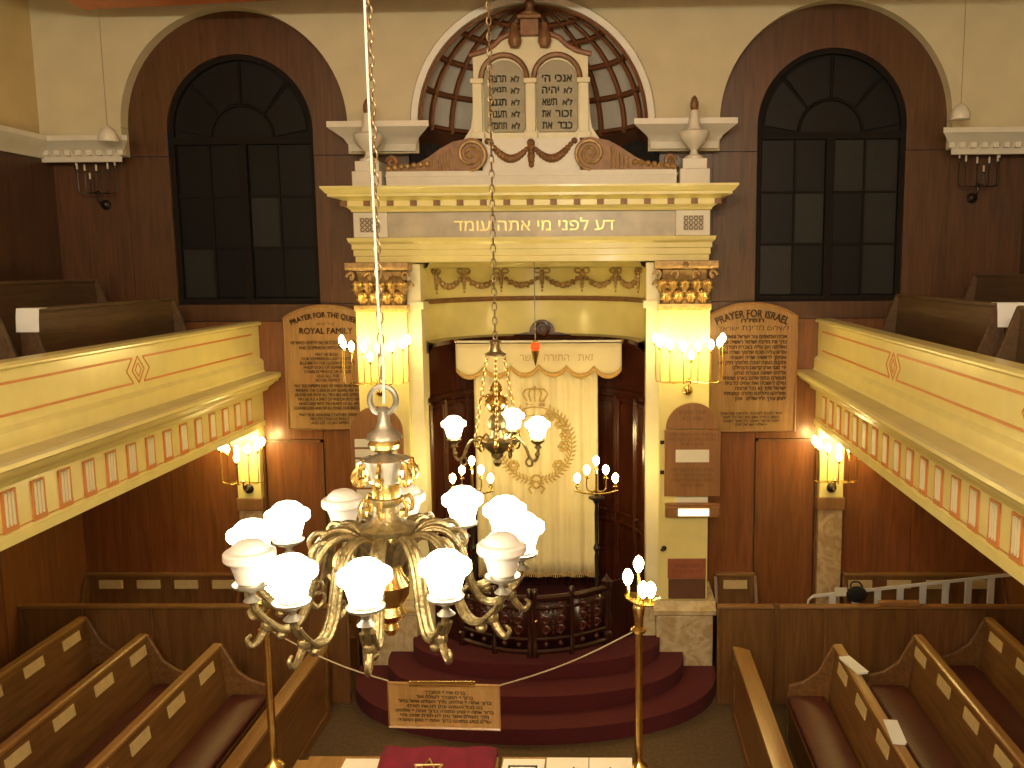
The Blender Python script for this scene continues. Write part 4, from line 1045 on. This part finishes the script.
text_mesh('heading', 'AND THE', .05, 'letter', p, (xm, .086, 4.035)); text_mesh('heading', 'ROYAL FAMILY', .085, 'letter', p, (xm, .086, 3.955), width=.62, height=.07, bold=.004)
text_mesh('prayer_text', 'HE WHO GIVETH SALVATION UNTO KINGS\nAND DOMINION UNTO PRINCES', .05, 'letter', p, (xm - .02, .086, 3.79), width=.80, height=.10, bold=.0015)
text_mesh('prayer_text', 'MAY HE BLESS\nOUR SOVEREIGN LADY QUEEN\nELIZABETH THE QUEEN MOTHER\nPHILIP DUKE OF EDINBURGH\nCHARLES PRINCE OF WALES\nAND ALL THE\nROYAL FAMILY', .05, 'letter', p, (xm, .086, 3.53), width=.64, height=.34, bold=.0015)
text_mesh('prayer_text', 'MAY THE SUPREME KING OF KINGS IN HIS MERCY\nPRESERVE THE QUEEN IN LIFE GUARD HER AND\nDELIVER HER FROM ALL TROUBLE AND SORROW\nMAY HE PUT A SPIRIT OF WISDOM INTO HER\nHEART AND INTO THE HEARTS OF ALL HER\nCOUNSELLORS AND OF ALL ISRAEL OUR BRETHREN', .05, 'letter', p, (xm, .086, 3.18), width=.84, height=.30, bold=.0015)
text_mesh('prayer_text', 'MAY OUR HEAVENLY FATHER SPREAD\nPROTECTION OF PEACE\nAND LET US SAY AMEN', .05, 'letter', p, (xm, .086, 2.92), width=.72, height=.13, bold=.0015)
t, p, xm, R = arched_board(1, 'large arched oak board lettered with the Prayer for Israel in Hebrew', 2.76, 4.10, 4.25, 1.97, 3.0)
text_mesh('heading', 'PRAYER FOR ISRAEL', .09, 'letter', p, (xm, .086, 4.13), width=.86, height=.085, arc=R, bold=.004)
text_mesh('heading', heb('תפלה'), .09, 'letter', p, (xm, .086, 4.055), width=.26, height=.05, bold=.005)
for q, x_, w_ in (('לשלום', .29, .25), ('מדינת', .0, .25), ('ישראל', -.28, .23)): text_mesh('heading', heb(q), .09, 'letter', p, (xm + .01 + x_, .086, 3.965), width=w_, height=.055)
HL = 'אבינו שבשמים צור ישראל וגואלו\nברך את מדינת ישראל ראשית צמיחת\nגאולתנו הגן עליה באברת חסדך\nופרש עליה סכת שלומך ושלח אורך\nואמתך לראשיה שריה ויועציה\nותקנם בעצה טובה מלפניך חזק את\nידי מגני ארץ קדשנו והנחילם\nאלהינו ישועה ועטרת נצחון\nתעטרם ונתת שלום בארץ ושמחת\nעולם ליושביה ואת אחינו כל בית\nישראל פקד נא בכל ארצות\nפזוריהם ותוליכם מהרה קוממיות\nלציון עירך ולירושלים   אמן'
text_mesh('prayer_text', heb(HL), .07, 'letter', p, (xm + .40, .086, 3.50), align='RIGHT', width=.82, height=.78, bold=.003)
text_mesh('prayer_text', heb('ויחד לבבנו לאהבה וליראה את שמך\nהופע בהדר גאון עזך על כל יושבי\nתבל ארצך ויאמר כל אשר נשמה\nיי אלהי ישראל מלך'), .06, 'letter', p, (xm, .086, 2.90), width=.72, height=.18, bold=.0015)

# arched plaque on the right pilaster
t = thing('memorial_plaque', 'arched brown wooden plaque with a white slip on the ark pilaster', 'plaque', (1.755, YA, 2.15))
p = MB().bx(1.445, 2.065, YA - .045, YA - .012, 2.13, 2.88).build('text_panel', 'plaque', t, True, bev=.006)
MB().prism([(1.46, 2.89), (2.05, 2.89)] + arc_pts(1.755, 2.89, .295, 0, PI, 20)[1:-1], 'y', YA - .045, YA - .012).build('arched_panel', 'plaque', t, True, bev=.006)
box('white_slip', 'paper', 1.57, 1.94, YA - .052, YA - .044, 2.52, 2.66, t)
text_mesh('plaque_text', heb('יתגדל ויתקדש\nשמה רבא'), .06, 'letter', t, (1.755, YA - .047, 3.05), width=.30, height=.12)
text_mesh('plaque_text', heb('בעלמא די ברא כרעותה וימליך\nמלכותה בחייכון וביומיכון ובחיי\nדכל בית ישראל'), .05, 'letter', t, (1.755, YA - .047, 2.78), width=.52, height=.15)
text_mesh('plaque_text', heb('בעגלא ובזמן קריב ואמרו אמן\nיהא שמה רבא מברך לעלם\nולעלמי עלמיא יתברך וישתבח\nויתפאר ויתרומם'), .05, 'letter', t, (1.755, YA - .047, 2.35), width=.46, height=.22)
box('clip', 'iron', 1.40, 1.445, YA - .03, YA - .01, 2.72, 2.76, t); box('clip', 'iron', 1.40, 1.445, YA - .03, YA - .01, 2.38, 2.42, t)
t = thing('memorial_light', 'small wooden light box with a glowing pane under the arched plaque', 'lamp', (1.755, YA, 1.9))
MB().bx(1.455, 2.06, YA - .09, YA - .0, 1.90, 2.02).bx(1.455, 2.06, YA - .05, YA - .0, 2.02, 2.05).build('case', 'plaque', t, True, bev=.006)
box('glowing_pane', 'pane_lit', 1.60, 1.94, YA - .1, YA - .088, 1.92, 2.0, t); box('white_slip', 'paper', 1.57, 1.93, YA - .025, YA - .0, 2.055, 2.115, t)
t = thing('red_plaque', 'small red brown lettered plaque low on the ark pilaster', 'plaque', (1.70, YA, 1.2))
box('panel', 'redplaque', 1.49, 1.92, YA - .025, YA, 1.17, 1.40, t, .004)
text_mesh('plaque_text', heb('לזכר נשמת\nיהי זכרם ברוך'), .05, 'darkplaque', t, (1.705, YA - .027, 1.285), width=.34, height=.13)
tag(box('dark_plaque', 'darkplaque', 1.50, 1.92, YA - .02, YA, .93, 1.16, None, .003, (1.7, YA, 1.11)), 'dark brown plaque right under the red plaque on the ark pilaster', 'plaque')
t = thing('coat_hook', 'small dark iron hook on the side of the ark pilaster', 'hook', (1.45, YA, 1.5))
MB().tube([(1.45, YA, 1.52), (1.44, YA - .06, 1.51), (1.41, YA - .1, 1.53)], .012, 6).ball((1.45, YA - .005, 1.52), .03, 8, 5).build('hook', 'iron', t)
# name strip board on the left pilaster
t = thing('name_strip_board', 'arched brown board with rows of white name strips on the ark pilaster', 'board', (-1.78, YA, 2.0))
MB().prism([(-2.05, 1.80), (-1.46, 1.80), (-1.46, 2.86)] + arc_pts(-1.755, 2.86, .295, 0, PI, 20)[1:-1] + [(-2.05, 2.86)], 'y', YA - .04, YA - .0).build('panel', 'plaque', t, True, bev=.006)
for k in range(8): box('name_strip', 'paper', -2.00, -1.53, YA - .05, YA - .038, 2.70 - k * .115, 2.79 - k * .115, t)

# ================================================================== PEWS ON THE FLOOR
YN = -6.6     # near end of the visible pews
def quad_panel(s, pts, y0, y1): return MB().prism([(s * a, b) for a, b in pts], 'y', y0, y1)
ends = {1: -1.45, 2: -1.85, 3: -1.62, 4: -1.16}
plate_phase = {2: .35, 3: .2, 4: .3}
ORD = {2: 'second', 3: 'third', 4: 'fourth'}
for s, _, nm in SIDES:
    # front desk panel of the first row
    x = 2.13; ye = ends[1]
    t = thing('prayer_desk', 'low oak prayer desk with golden top rail beside the aisle, ' + nm + ' side', 'desk', (s * x, ye, 0))
    for k in range(4):
        y1 = ye - .06 - k * 1.28
        box('panel', 'pew', s * (x - .015), s * (x + .02), y1 - 1.27, y1, .02, .77, t, .003)
    MB().prism([(s * (x - .035), .765), (s * (x + .14), .735), (s * (x + .14), .755), (s * (x + .05), .785), (s * (x - .035), .80)], 'y', YN, ye).build('top_rail', 'pew_cap', t, True, angle=20)
    box('end_post', 'pew', s * (x - .03), s * (x + .05), ye - .06, ye, 0, .765, t, .004)
    box('plinth', 'pew', s * (x - .025), s * (x + .03), YN, ye - .06, 0, .10, t)
    for r in (2, 3, 4):
        x = {2: 3.03, 3: 3.89, 4: 4.78}[r]; ye = ends[r]
        t = thing('pew', ORD[r] + ' oak pew row from the aisle with ivory name plates, ' + nm + ' side', 'pew', (s * x, ye, 0))
        # seat back, leaning outward
        for k in range(3):
            y1 = ye - .04 - k * 1.72
            quad_panel(s, [(x - .06, .40), (x - .03, .40), (x + .04, .97), (x + .01, .97)], y1 - 1.715, y1).build('back_panel', 'pew', t, False)
            box('back_foot', 'pew', s * (x - .05), s * (x - .02), y1 - 1.715, y1, 0, .40, t)
        quad_panel(s, [(x - .01, .965), (x - .01, .99), (x + .01, 1.0), (x + .07, 1.0), (x + .07, .965)], YN, ye).build('top_rail', 'pew_cap', t, True, angle=20)
        # book ledge on the far side
        quad_panel(s, [(x + .04, .86), (x + .16, .84), (x + .16, .86), (x + .04, .88)], YN, ye - .1).build('book_ledge', 'pew', t, False)
        # end panel, sloping from the back down to the seat
        quad_panel(s, [(x + .05, 0), (x + .05, .99), (x - .02, .99), (x - .16, .72), (x - .30, .62), (x - .44, .58), (x - .46, .5), (x - .46, 0)], ye - .04, ye).build('end_panel', 'pew', t, True, bev=.004, angle=30)
        box('seat', 'pew', s * (x - .46), s * (x - .05), YN, ye - .045, .38, .41, t)
        box('seat_front', 'pew', s * (x - .44), s * (x - .42), YN, ye - .045, 0, .38, t)
        np_ = None; step = .62
        k = 0; y = ye - plate_phase[r]
        while y > YN + .2 and k < 9:
            if np_ is None:
                a = math.atan2(.07, .57)
                q = MB()
                xo = s * (x - .006)
                q.add([(xo - s * .004 + s * -.0, y - .15, .80), (xo - s * .004, y + .15, .80), (xo + s * .0086, y + .15, .903), (xo + s * .0086, y - .15, .903),
                       (xo - s * .012, y - .15, .80), (xo - s * .012, y + .15, .80), (xo + s * .0006, y + .15, .903), (xo + s * .0006, y - .15, .903)],
                      [(0, 1, 2, 3), (4, 7, 6, 5), (0, 4, 5, 1), (1, 5, 6, 2), (2, 6, 7, 3), (3, 7, 4, 0)])
                np_ = q.build('name_plate', 'plate', t, False); yp0 = y
            else: inst(np_, t, (0, y - yp0, 0))
            y -= step; k += 1
        # seat cushion
        cq = MB()
        for k in range(2):
            y1 = ye - .06 - k * 2.6
            c_ = MB(); n = 12
            prof = [(x - .45, .413), (x - .46, .44), (x - .45, .475), (x - .42, .49), (x - .12, .49), (x - .09, .475), (x - .085, .413)]
            tag(c_.prism([(s * a, b) for a, b in prof], 'y', y1 - 2.58, y1).build('seat_cushion', 'leather', None, True, (s * (x - .27), y1, .41), angle=50),
                'burgundy leather cushion, ' + ORD[r] + ' pew row, ' + ('nearer the ark, ' if k == 0 else 'farther from the ark, ') + nm + ' side', 'cushion', 'pew seat cushions')
    # partition behind the pew ends
    t = thing('pew_partition', 'oak partition screen closing the pew ends, ' + nm + ' side', 'partition', (s * 3.7, -1.1, 0))
    cuts = [2.0, 2.60, 3.12, 4.1, 4.85, 5.52]
    for a, b in zip(cuts[:-1], cuts[1:]):
        box('panel', 'part', s * (a + .02), s * (b - .02), -1.12, -1.09, 0, 1.06, t, .003)
    for a in cuts: box('post', 'part', s * (a - .02), s * (a + .02), -1.135, -1.075, 0, 1.075 if a != 2.6 else 1.12, t, .003)
    box('cap_rail', 'part_cap', s * 1.98, s * 2.575, -1.15, -1.06, 1.075, 1.105, t, .005); box('cap_rail', 'part_cap', s * 2.625, s * 5.54, -1.15, -1.06, 1.075, 1.105, t, .005)
    # pews standing against the back wall
    for (xa, xb, where) in ((2.10, 2.57, 'short'), (3.62, 5.5, 'long')):
        t = thing('wall_pew', where + ' oak pew with name plates against the back wall, ' + nm + ' side', 'pew', (s * (xa + xb) / 2, .1, 0))
        MB().prism([(.06, 0), (.06, .40), (.10, 1.0), (.14, 1.0), (.14, 0)], 'x', s * xa, s * xb).build('back_panel', 'part', t, False)
        box('top_rail', 'part_cap', s * xa, s * xb, .07, .15, 1.0, 1.03, t, .004)
        box('seat', 'part', s * xa, s * xb, -.36, .06, .38, .42, t, .004)
        box('seat_front', 'part', s * xa, s * xb, -.33, -.30, 0, .38, t)
        for xe in (xa, xb): MB().prism([(-.38, 0), (-.38, .58), (-.2, .66), (-.05, .72), (.08, 1.0), (.14, 1.0), (.14, 0)], 'x', s * xe - .018, s * xe + .018).build('end_panel', 'part', t, False)
        xs_ = [2.335] if where == 'short' else [3.82, 4.28, 4.74, 5.2]
        for xx in xs_: box('name_plate', 'plate', s * xx - .14, s * xx + .14, .062, .09, .85, .95, t)

# white booklets and papers left on the pews
for (x, y, r, lab) in ((3.13, -2.35, .25, 'white prayer booklet on the second pew row, nearer the ark'), (3.13, -3.55, -.1, 'white prayer booklet on the second pew row, farther from the ark')):
    t = thing('booklet', lab, 'booklet', (x, y, 0.995))
    bz = 1.002
    m_ = MB().bx(-.05, .05, -.17, .17, 0, .018); m_.v = [(v[0] * math.cos(r) - v[1] * math.sin(r) + x - .05, v[0] * math.sin(r) + v[1] * math.cos(r) + y, v[2] + bz) for v in m_.v]
    m_.build('pages', 'whitepaper', t, False)
    m_ = MB().bx(-.055, .055, -.175, .175, .018, .022); m_.v = [(v[0] * math.cos(r) - v[1] * math.sin(r) + x - .05, v[0] * math.sin(r) + v[1] * math.cos(r) + y, v[2] + bz) for v in m_.v]
    m_.build('cover', 'whitepaper', t, False)
# aluminium ladder lying on edge behind the partition
t = thing('aluminium_ladder', 'aluminium ladder lying on its side along the wall pew seat', 'ladder', (3.2, -.28, .44))
LY = -.28
A, B = Vector((3.18, LY, .895)), Vector((5.46, LY, 1.155)); dn_ = Vector((0.03, 0, -.45))
for off in (Vector((0, 0, 0)), dn_):
    q = MB().bx(0, (B - A).length, -.012, .012, -.02, .012); sl = (B - A).normalized()
    q.v = [tuple(A + off + sl * v[0] + Vector((0, v[1], v[2]))) for v in q.v]; q.build('rail', 'alu', t, False)
for k in range(8):
    p = A + (B - A) * ((3.925 + .258 * (k - 2) - A.x) / (B.x - A.x)); q = MB().bx(p.x - .04, p.x + .035, LY - .012, LY + .02, p.z - .44, p.z - .015); q.build('rung', 'alu', t, True, bev=.006)
MB().tube([A + Vector((0, 0, -.004)), A + Vector((-.05, 0, -.05)), A + Vector((-.06, 0, -.14))], .014, 6).build('end_bend', 'alu', t)
t = thing('draped_bag', 'dark bag resting over the ladder end by the partition', 'bag', (3.66, LY, .9))
MB().ball((3.66, LY - .07, .94), .12, 10, 7, .8, 1.0, .45).build('bag_body', 'black', t); MB().tube(smooth([(3.59, LY - .06, 1.02), (3.62, LY - .01, 1.06), (3.70, LY - .01, 1.06), (3.73, LY - .06, 1.02)], 4), .01, 5).build('strap', 'black', t)
tag(box('folded_paper', 'paper', 3.42, 3.56, LY - .03, LY - .016, .90, 1.0, None, 0, (3.49, LY, .9)), 'small white folded paper beside the dark bag on the ladder', 'paper')
tag(box('brown_book', 'plaque', 3.68, 4.10, -1.145, -1.07, 1.108, 1.15, None, .004, (3.9, -1.1, 1.108)), 'flat brown book lying on top of the oak partition rail', 'book')
# ================================================================== GALLERY PEWS
for s, _, nm in SIDES:
    for row, (x, zt, zf) in enumerate(((3.97, 4.37, 3.1), (4.80, 4.58, 3.3))):
        for seg, (ya, yb) in enumerate(((-.45, -2.98), (-3.35, -6.6))):
            t = thing('gallery_pew', 'dark oak gallery pew, ' + ('front' if row == 0 else 'back') + ' row, ' + ('beside the window' if seg == 0 else 'away from the window') + ', ' + nm + ' side', 'pew', (s * x, ya, zf))
            def qp(pts, y0, y1): return MB().prism([(s * a, b) for a, b in pts], 'y', y0, y1)
            qp([(x - .08, zf), (x - .05, zf), (x + .03, zt - .03), (x, zt - .03)], yb, ya).build('back_panel', 'gal_pew', t, False)
            qp([(x - .02, zt - .03), (x - .02, zt), (x + .06, zt), (x + .06, zt - .03)], yb, ya).build('top_rail', 'gal_pew', t, True, bev=.004)
            box('seat', 'gal_pew', s * (x - .44), s * (x - .05), yb, ya, zf + .40, zf + .44, t)
            for ye in (ya, yb): qp([(x + .04, zf), (x + .04, zt - .005), (x - .02, zt - .005), (x - .2, zf + .78), (x - .44, zf + .6), (x - .46, zf)], ye - .02, ye + .02).build('end_panel', 'gal_pew', t, True, bev=.004)
    # notice paper over the near end of the front gallery pew
    t = thing('hanging_notice', 'white paper notice hung over the front gallery pew end, ' + nm + ' side', 'paper', (s * 3.97, -2.95, 4.3))
    q = MB(); x = 3.97
    q.grid([[(s * xx, -2.90, 4.374), (s * xx, -3.005, 4.374), (s * (xx + .005), -3.012, 4.30), (s * (xx + .01), -3.015, 4.18)] for xx in ((x - .14), (x + .05))] if s < 0 else [[(s * xx, -2.90, 4.374), (s * xx, -3.005, 4.374), (s * (xx + .005), -3.012, 4.30), (s * (xx + .01), -3.015, 4.18)] for xx in ((x - .03), (x + .20))])
    q.build('sheet', 'whitepaper', t, False, thick=.003)

# ================================================================== BIMAH
YB = -5.55
bm = thing('reading_platform', 'raised wooden reading platform with front rail before the ark', 'platform', (0, YB, 0))
box('platform', 'part', -1.2, 1.2, YB - 2.1, YB + .03, 0, .9, bm, .01)
box('carpet_top', 'carpet', -1.06, 1.06, YB - 2.06, YB - .03, .9, .912, bm)
for k in range(4): box('facing_panel', 'part', -1.04 + k * .525, -1.04 + k * .525 + .49, YB + .03, YB + .05, .08, .84, bm, .006)
for x in (-1.09, .98): box('corner_post', 'part', x - .05, x + .05, YB - .05, YB + .05, .9, 1.88, bm, .006)
box('rail', 'pew_cap', -1.04, .93, YB - .04, YB + .02, 1.80, 1.86, bm, .006)
for k in range(11): MB().lathe([(.02, .912), (.028, 1.0), (.016, 1.2), (.03, 1.36), (.016, 1.5), (.022, 1.7), (.022, 1.80)], 8, (-.83 + k * .166, YB - .01, 0)).build('baluster', 'part', bm)
for sx in (-1, 1):
    MB().bx(*((.95, 1.01) if sx > 0 else (-1.12, -1.06)), YB - 2.0, YB - .05, 1.80, 1.86).build('rail', 'pew_cap', bm, True, bev=.006)
# reading desk with sloping top
dk = thing('reading_desk', 'pale wooden reading desk on the platform', 'desk', (0, YB - .45, .912))
def zs(y): return 1.985 - (YB - .05 - y) * .22
for (x0, x1) in ((-.86, -.40), (-.38, .20), (.22, .94)):
    q = MB().add([(x0, YB - .06, zs(YB - .06) - .03), (x1, YB - .06, zs(YB - .06) - .03), (x1, YB - .75, zs(YB - .75) - .03), (x0, YB - .75, zs(YB - .75) - .03),
                  (x0, YB - .06, zs(YB - .06)), (x1, YB - .06, zs(YB - .06)), (x1, YB - .75, zs(YB - .75)), (x0, YB - .75, zs(YB - .75))],
                 [(0, 3, 2, 1), (4, 5, 6, 7), (0, 1, 5, 4), (1, 2, 6, 5), (2, 3, 7, 6), (3, 0, 4, 7)])
    q.build('top_board', 'pew_cap', dk, False)
for x in (-.78, .86): box('desk_leg', 'part', x - .03, x + .03, YB - .70, YB - .10, .912, 1.76, dk, .004)
MB().bx(-.93, -.84, YB - .75, YB - .06, 1.93, 1.96).bx(-.90, -.88, YB - .7, YB - .66, .912, 1.93).build('shelf', 'pew_cap', dk, False)
# velvet cover
vc = thing('velvet_cover', 'burgundy velvet desk cover with gold star of David', 'cloth', (-.18, YB - .3, 1.99))
q = MB(); rows = []
for j in range(10):
    y = YB - .02 - .70 * (j - 1) / 8
    row = []
    for i in range(13):
        x = -.45 + .64 * i / 12; z = zs(min(y, YB - .06)) + .030 + .006 * math.sin(i * 1.3 + j)
        if j == 0: y_ = YB - .03; z = zs(YB - .06) - .12; row.append((x, y_, z))
        else: row.append((x, y, z))
    rows.append(row)
q.grid(rows).build('cloth', 'velvet', vc, True, thick=.012)
def star(cx, cy_, r):
    for a0 in (PI / 2, -PI / 2):
        pts = [(cx + r * math.cos(a0 + k * 2 * PI / 3), cy_ + r * math.sin(a0 + k * 2 * PI / 3)) for k in range(3)]
        MB().tube([(p[0], p[1], zs(p[1]) + .048) for p in pts], .009, 5, True).build('star_triangle', 'gilt', vc)
star(-.17, YB - .225, .085)
# papers and books on the desk
def leaf(name, label, cat, x0, x1, y0, y1, lift, m, th=.012, skew=0.0, parent=None):
    q = MB(); c = [(x0 + skew, y1), (x1 + skew, y1), (x1, y0), (x0, y0)]
    q.add([(p[0], p[1], zs(p[1]) + lift) for p in c] + [(p[0], p[1], zs(p[1]) + lift + th) for p in c], [(0, 3, 2, 1), (4, 5, 6, 7), (0, 1, 5, 4), (1, 2, 6, 5), (2, 3, 7, 6), (3, 0, 4, 7)])
    if parent: return q.build(name, m, parent, False)
    return tag(q.build(name, m, None, False, ((x0 + x1) / 2, y0, zs(y0))), label, cat)
leaf('loose_sheet', 'cream loose sheet lying beside the velvet cover on the desk', 'paper', -.70, -.46, YB - .5, YB - .085, .003, 'paper', .004, .05)
bk = thing('framed_prayer_card', 'cream prayer card with dark framed centre beside the velvet cover', 'card', (.27, YB - .3, 1.95))
leaf('card', '', '', .21, .44, YB - .5, YB - .085, .003, 'paper', .006, .02, bk)
q = MB()
for (x0, x1, y0, y1) in ((.26, .42, YB - .145, YB - .135), (.26, .27, YB - .4, YB - .135), (.41, .42, YB - .4, YB - .135)):
    q.add([(p[0], p[1], zs(p[1]) + .0105) for p in ((x0, y1), (x1, y1), (x1, y0), (x0, y0))], [(0, 1, 2, 3)])
q.build('dark_frame', 'iron', bk, False, thick=.002)
leaf('centre_sheet', '', '', .275, .405, YB - .4, YB - .15, .010, 'whitepaper', .002, 0, bk)
ob = thing('open_book', 'large open book with white pages on the reading desk', 'book', (.66, YB - .3, 1.95))
leaf('page_block', '', '', .47, .70, YB - .5, YB - .09, .003, 'paper', .018, 0, ob); leaf('page_block', '', '', .705, .94, YB - .5, YB - .09, .003, 'paper', .018, 0, ob)
for x in (.62, .82): leaf('ribbon_marker', '', '', x - .004, x + .004, YB - .5, YB - .16, .0215, 'iron', .002, 0, ob)
# brass lamp posts of the platform
for s, _, nm in SIDES:
    x = .98 if s > 0 else -1.09
    t = thing('lamp_post', 'brass lamp post with candle bulbs on the platform corner, ' + nm + ' side', 'lamp', (x, YB, 1.88)); O = Vector((x, YB, 0))
    MB().lathe([(.05, 1.88), (.055, 1.895), (.03, 1.92), (.022, 1.95), (.022, 2.68), (.04, 2.69), (.045, 2.705), (.025, 2.72), (.025, 2.76), (.035, 2.83), (.03, 2.84)], 14, O).build('pole', 'brass', t)
    tr_ = MB().lathe([(.0, 0), (.04, .0), (.085, .02), (.09, .03), (.05, .018), (0, .016)], 14); 
    rm = Matrix.Translation(O + Vector((0, 0, 2.85))) @ Matrix.Rotation(math.radians(14), 4, 'Y')
    tr_.v = [tuple(rm @ Vector(v)) for v in tr_.v]; tr_.build('tray', 'brass', t)
    for (dx, dy, dz, hh) in ((0, .03, 0, .16), (-.06, 0, 0, .085), (.02, -.055, 0, .05), (.065, -.01, 0, .04)):
        b0 = O + Vector((dx, dy, 2.86 - dx * .2)); b = MB().tube([b0, b0 + Vector((0, 0, hh))], .009, 6).build('candle_tube', 'brass', t)
        MB().lathe([(.008, .0), (.022, .02), (.029, .045), (.026, .065), (.014, .085), (0, .095)], 10, b0 + Vector((0, 0, hh))).build('bulb', 'bulb', b)
    MB().tube([O + Vector((.06, 0, 2.86)), O + Vector((.1, 0, 2.88)), O + Vector((.12, 0, 2.885))], .007, 5).build('switch_key', 'brass', t)
# rope with hanging blessing board
t = thing('blessing_board', 'small oak board lettered in Hebrew hanging from a cord between the lamp posts', 'sign', (-.1, YB, 2.1))
sg = MB().bx(-.42, .205, YB - .01, YB + .01, 2.125, 2.385); sg.v = [(v[0], v[1], v[2] - .028 * (v[0] + .1)) for v in sg.v]; pn = sg.build('panel', 'board', t, True, bev=.004)
rim = [(-.42, 2.125), (.205, 2.125), (.205, 2.385), (-.42, 2.385)]
MB().tube([(a, YB - .01, b - .028 * (a + .1)) for a, b in rim], .009, 5, True).build('rim', 'pew_cap', pn)
box('brass_label', 'brass', -.30, .07, YB - .018, YB - .01, 2.375, 2.405, t)
text_mesh('blessing_text', heb('ברכו את יי המברך\nברוך יי המברך לעולם ועד\nברוך אתה יי אלהינו מלך העולם אשר בחר\nבנו מכל העמים ונתן לנו את תורתו\nברוך אתה יי נותן התורה ברוך אתה יי אלהינו\nמלך העולם אשר נתן לנו תורת אמת וחיי\nעולם נטע בתוכנו ברוך אתה יי נותן התורה'), .035, 'letter', t, (-.105, YB - .013, 2.25), width=.55, height=.19, bold=.001, rot=(0, .028, 0))
for sx in (-1, 1):
    a = Vector((.95 if sx > 0 else -1.06, YB, 2.69)); b = Vector((-.42, YB, 2.40)) if sx < 0 else Vector((.205, YB, 2.375))
    MB().tube([a.lerp(b, u / 8) - Vector((0, 0, .03 * math.sin(PI * u / 8))) for u in range(9)], .0042, 5).build('cord', 'rope', t)

# repeated things belong to named groups
GROUPS = {'pew': 'oak pew rows on the floor', 'gallery_pew': 'oak pews in the galleries', 'wall_pew': 'oak pews along the back wall', 'wall_sconce': 'branched wall sconces',
          'floor_candelabrum': 'standing candelabra at the ark', 'lamp_post': 'brass lamp posts of the reading platform', 'urn_finial': 'urns on the ark', 'wall_pilaster': 'marble wall pilasters',
          'gallery_balcony': 'gallery balconies', 'prayer_desk': 'prayer desks along the aisle', 'pew_partition': 'pew partitions', 'hanging_notice': 'notices on gallery pews',
          'pendant_bell': 'bell shades by the windows', 'booklet': 'booklets on the pews', 'dark_drape': 'black cloths behind the scrolls'}
for o in bpy.data.objects:
    b = o.name.split('.')[0]
    if o.parent is None and 'category' in o and b in GROUPS: o['group'] = GROUPS[b]
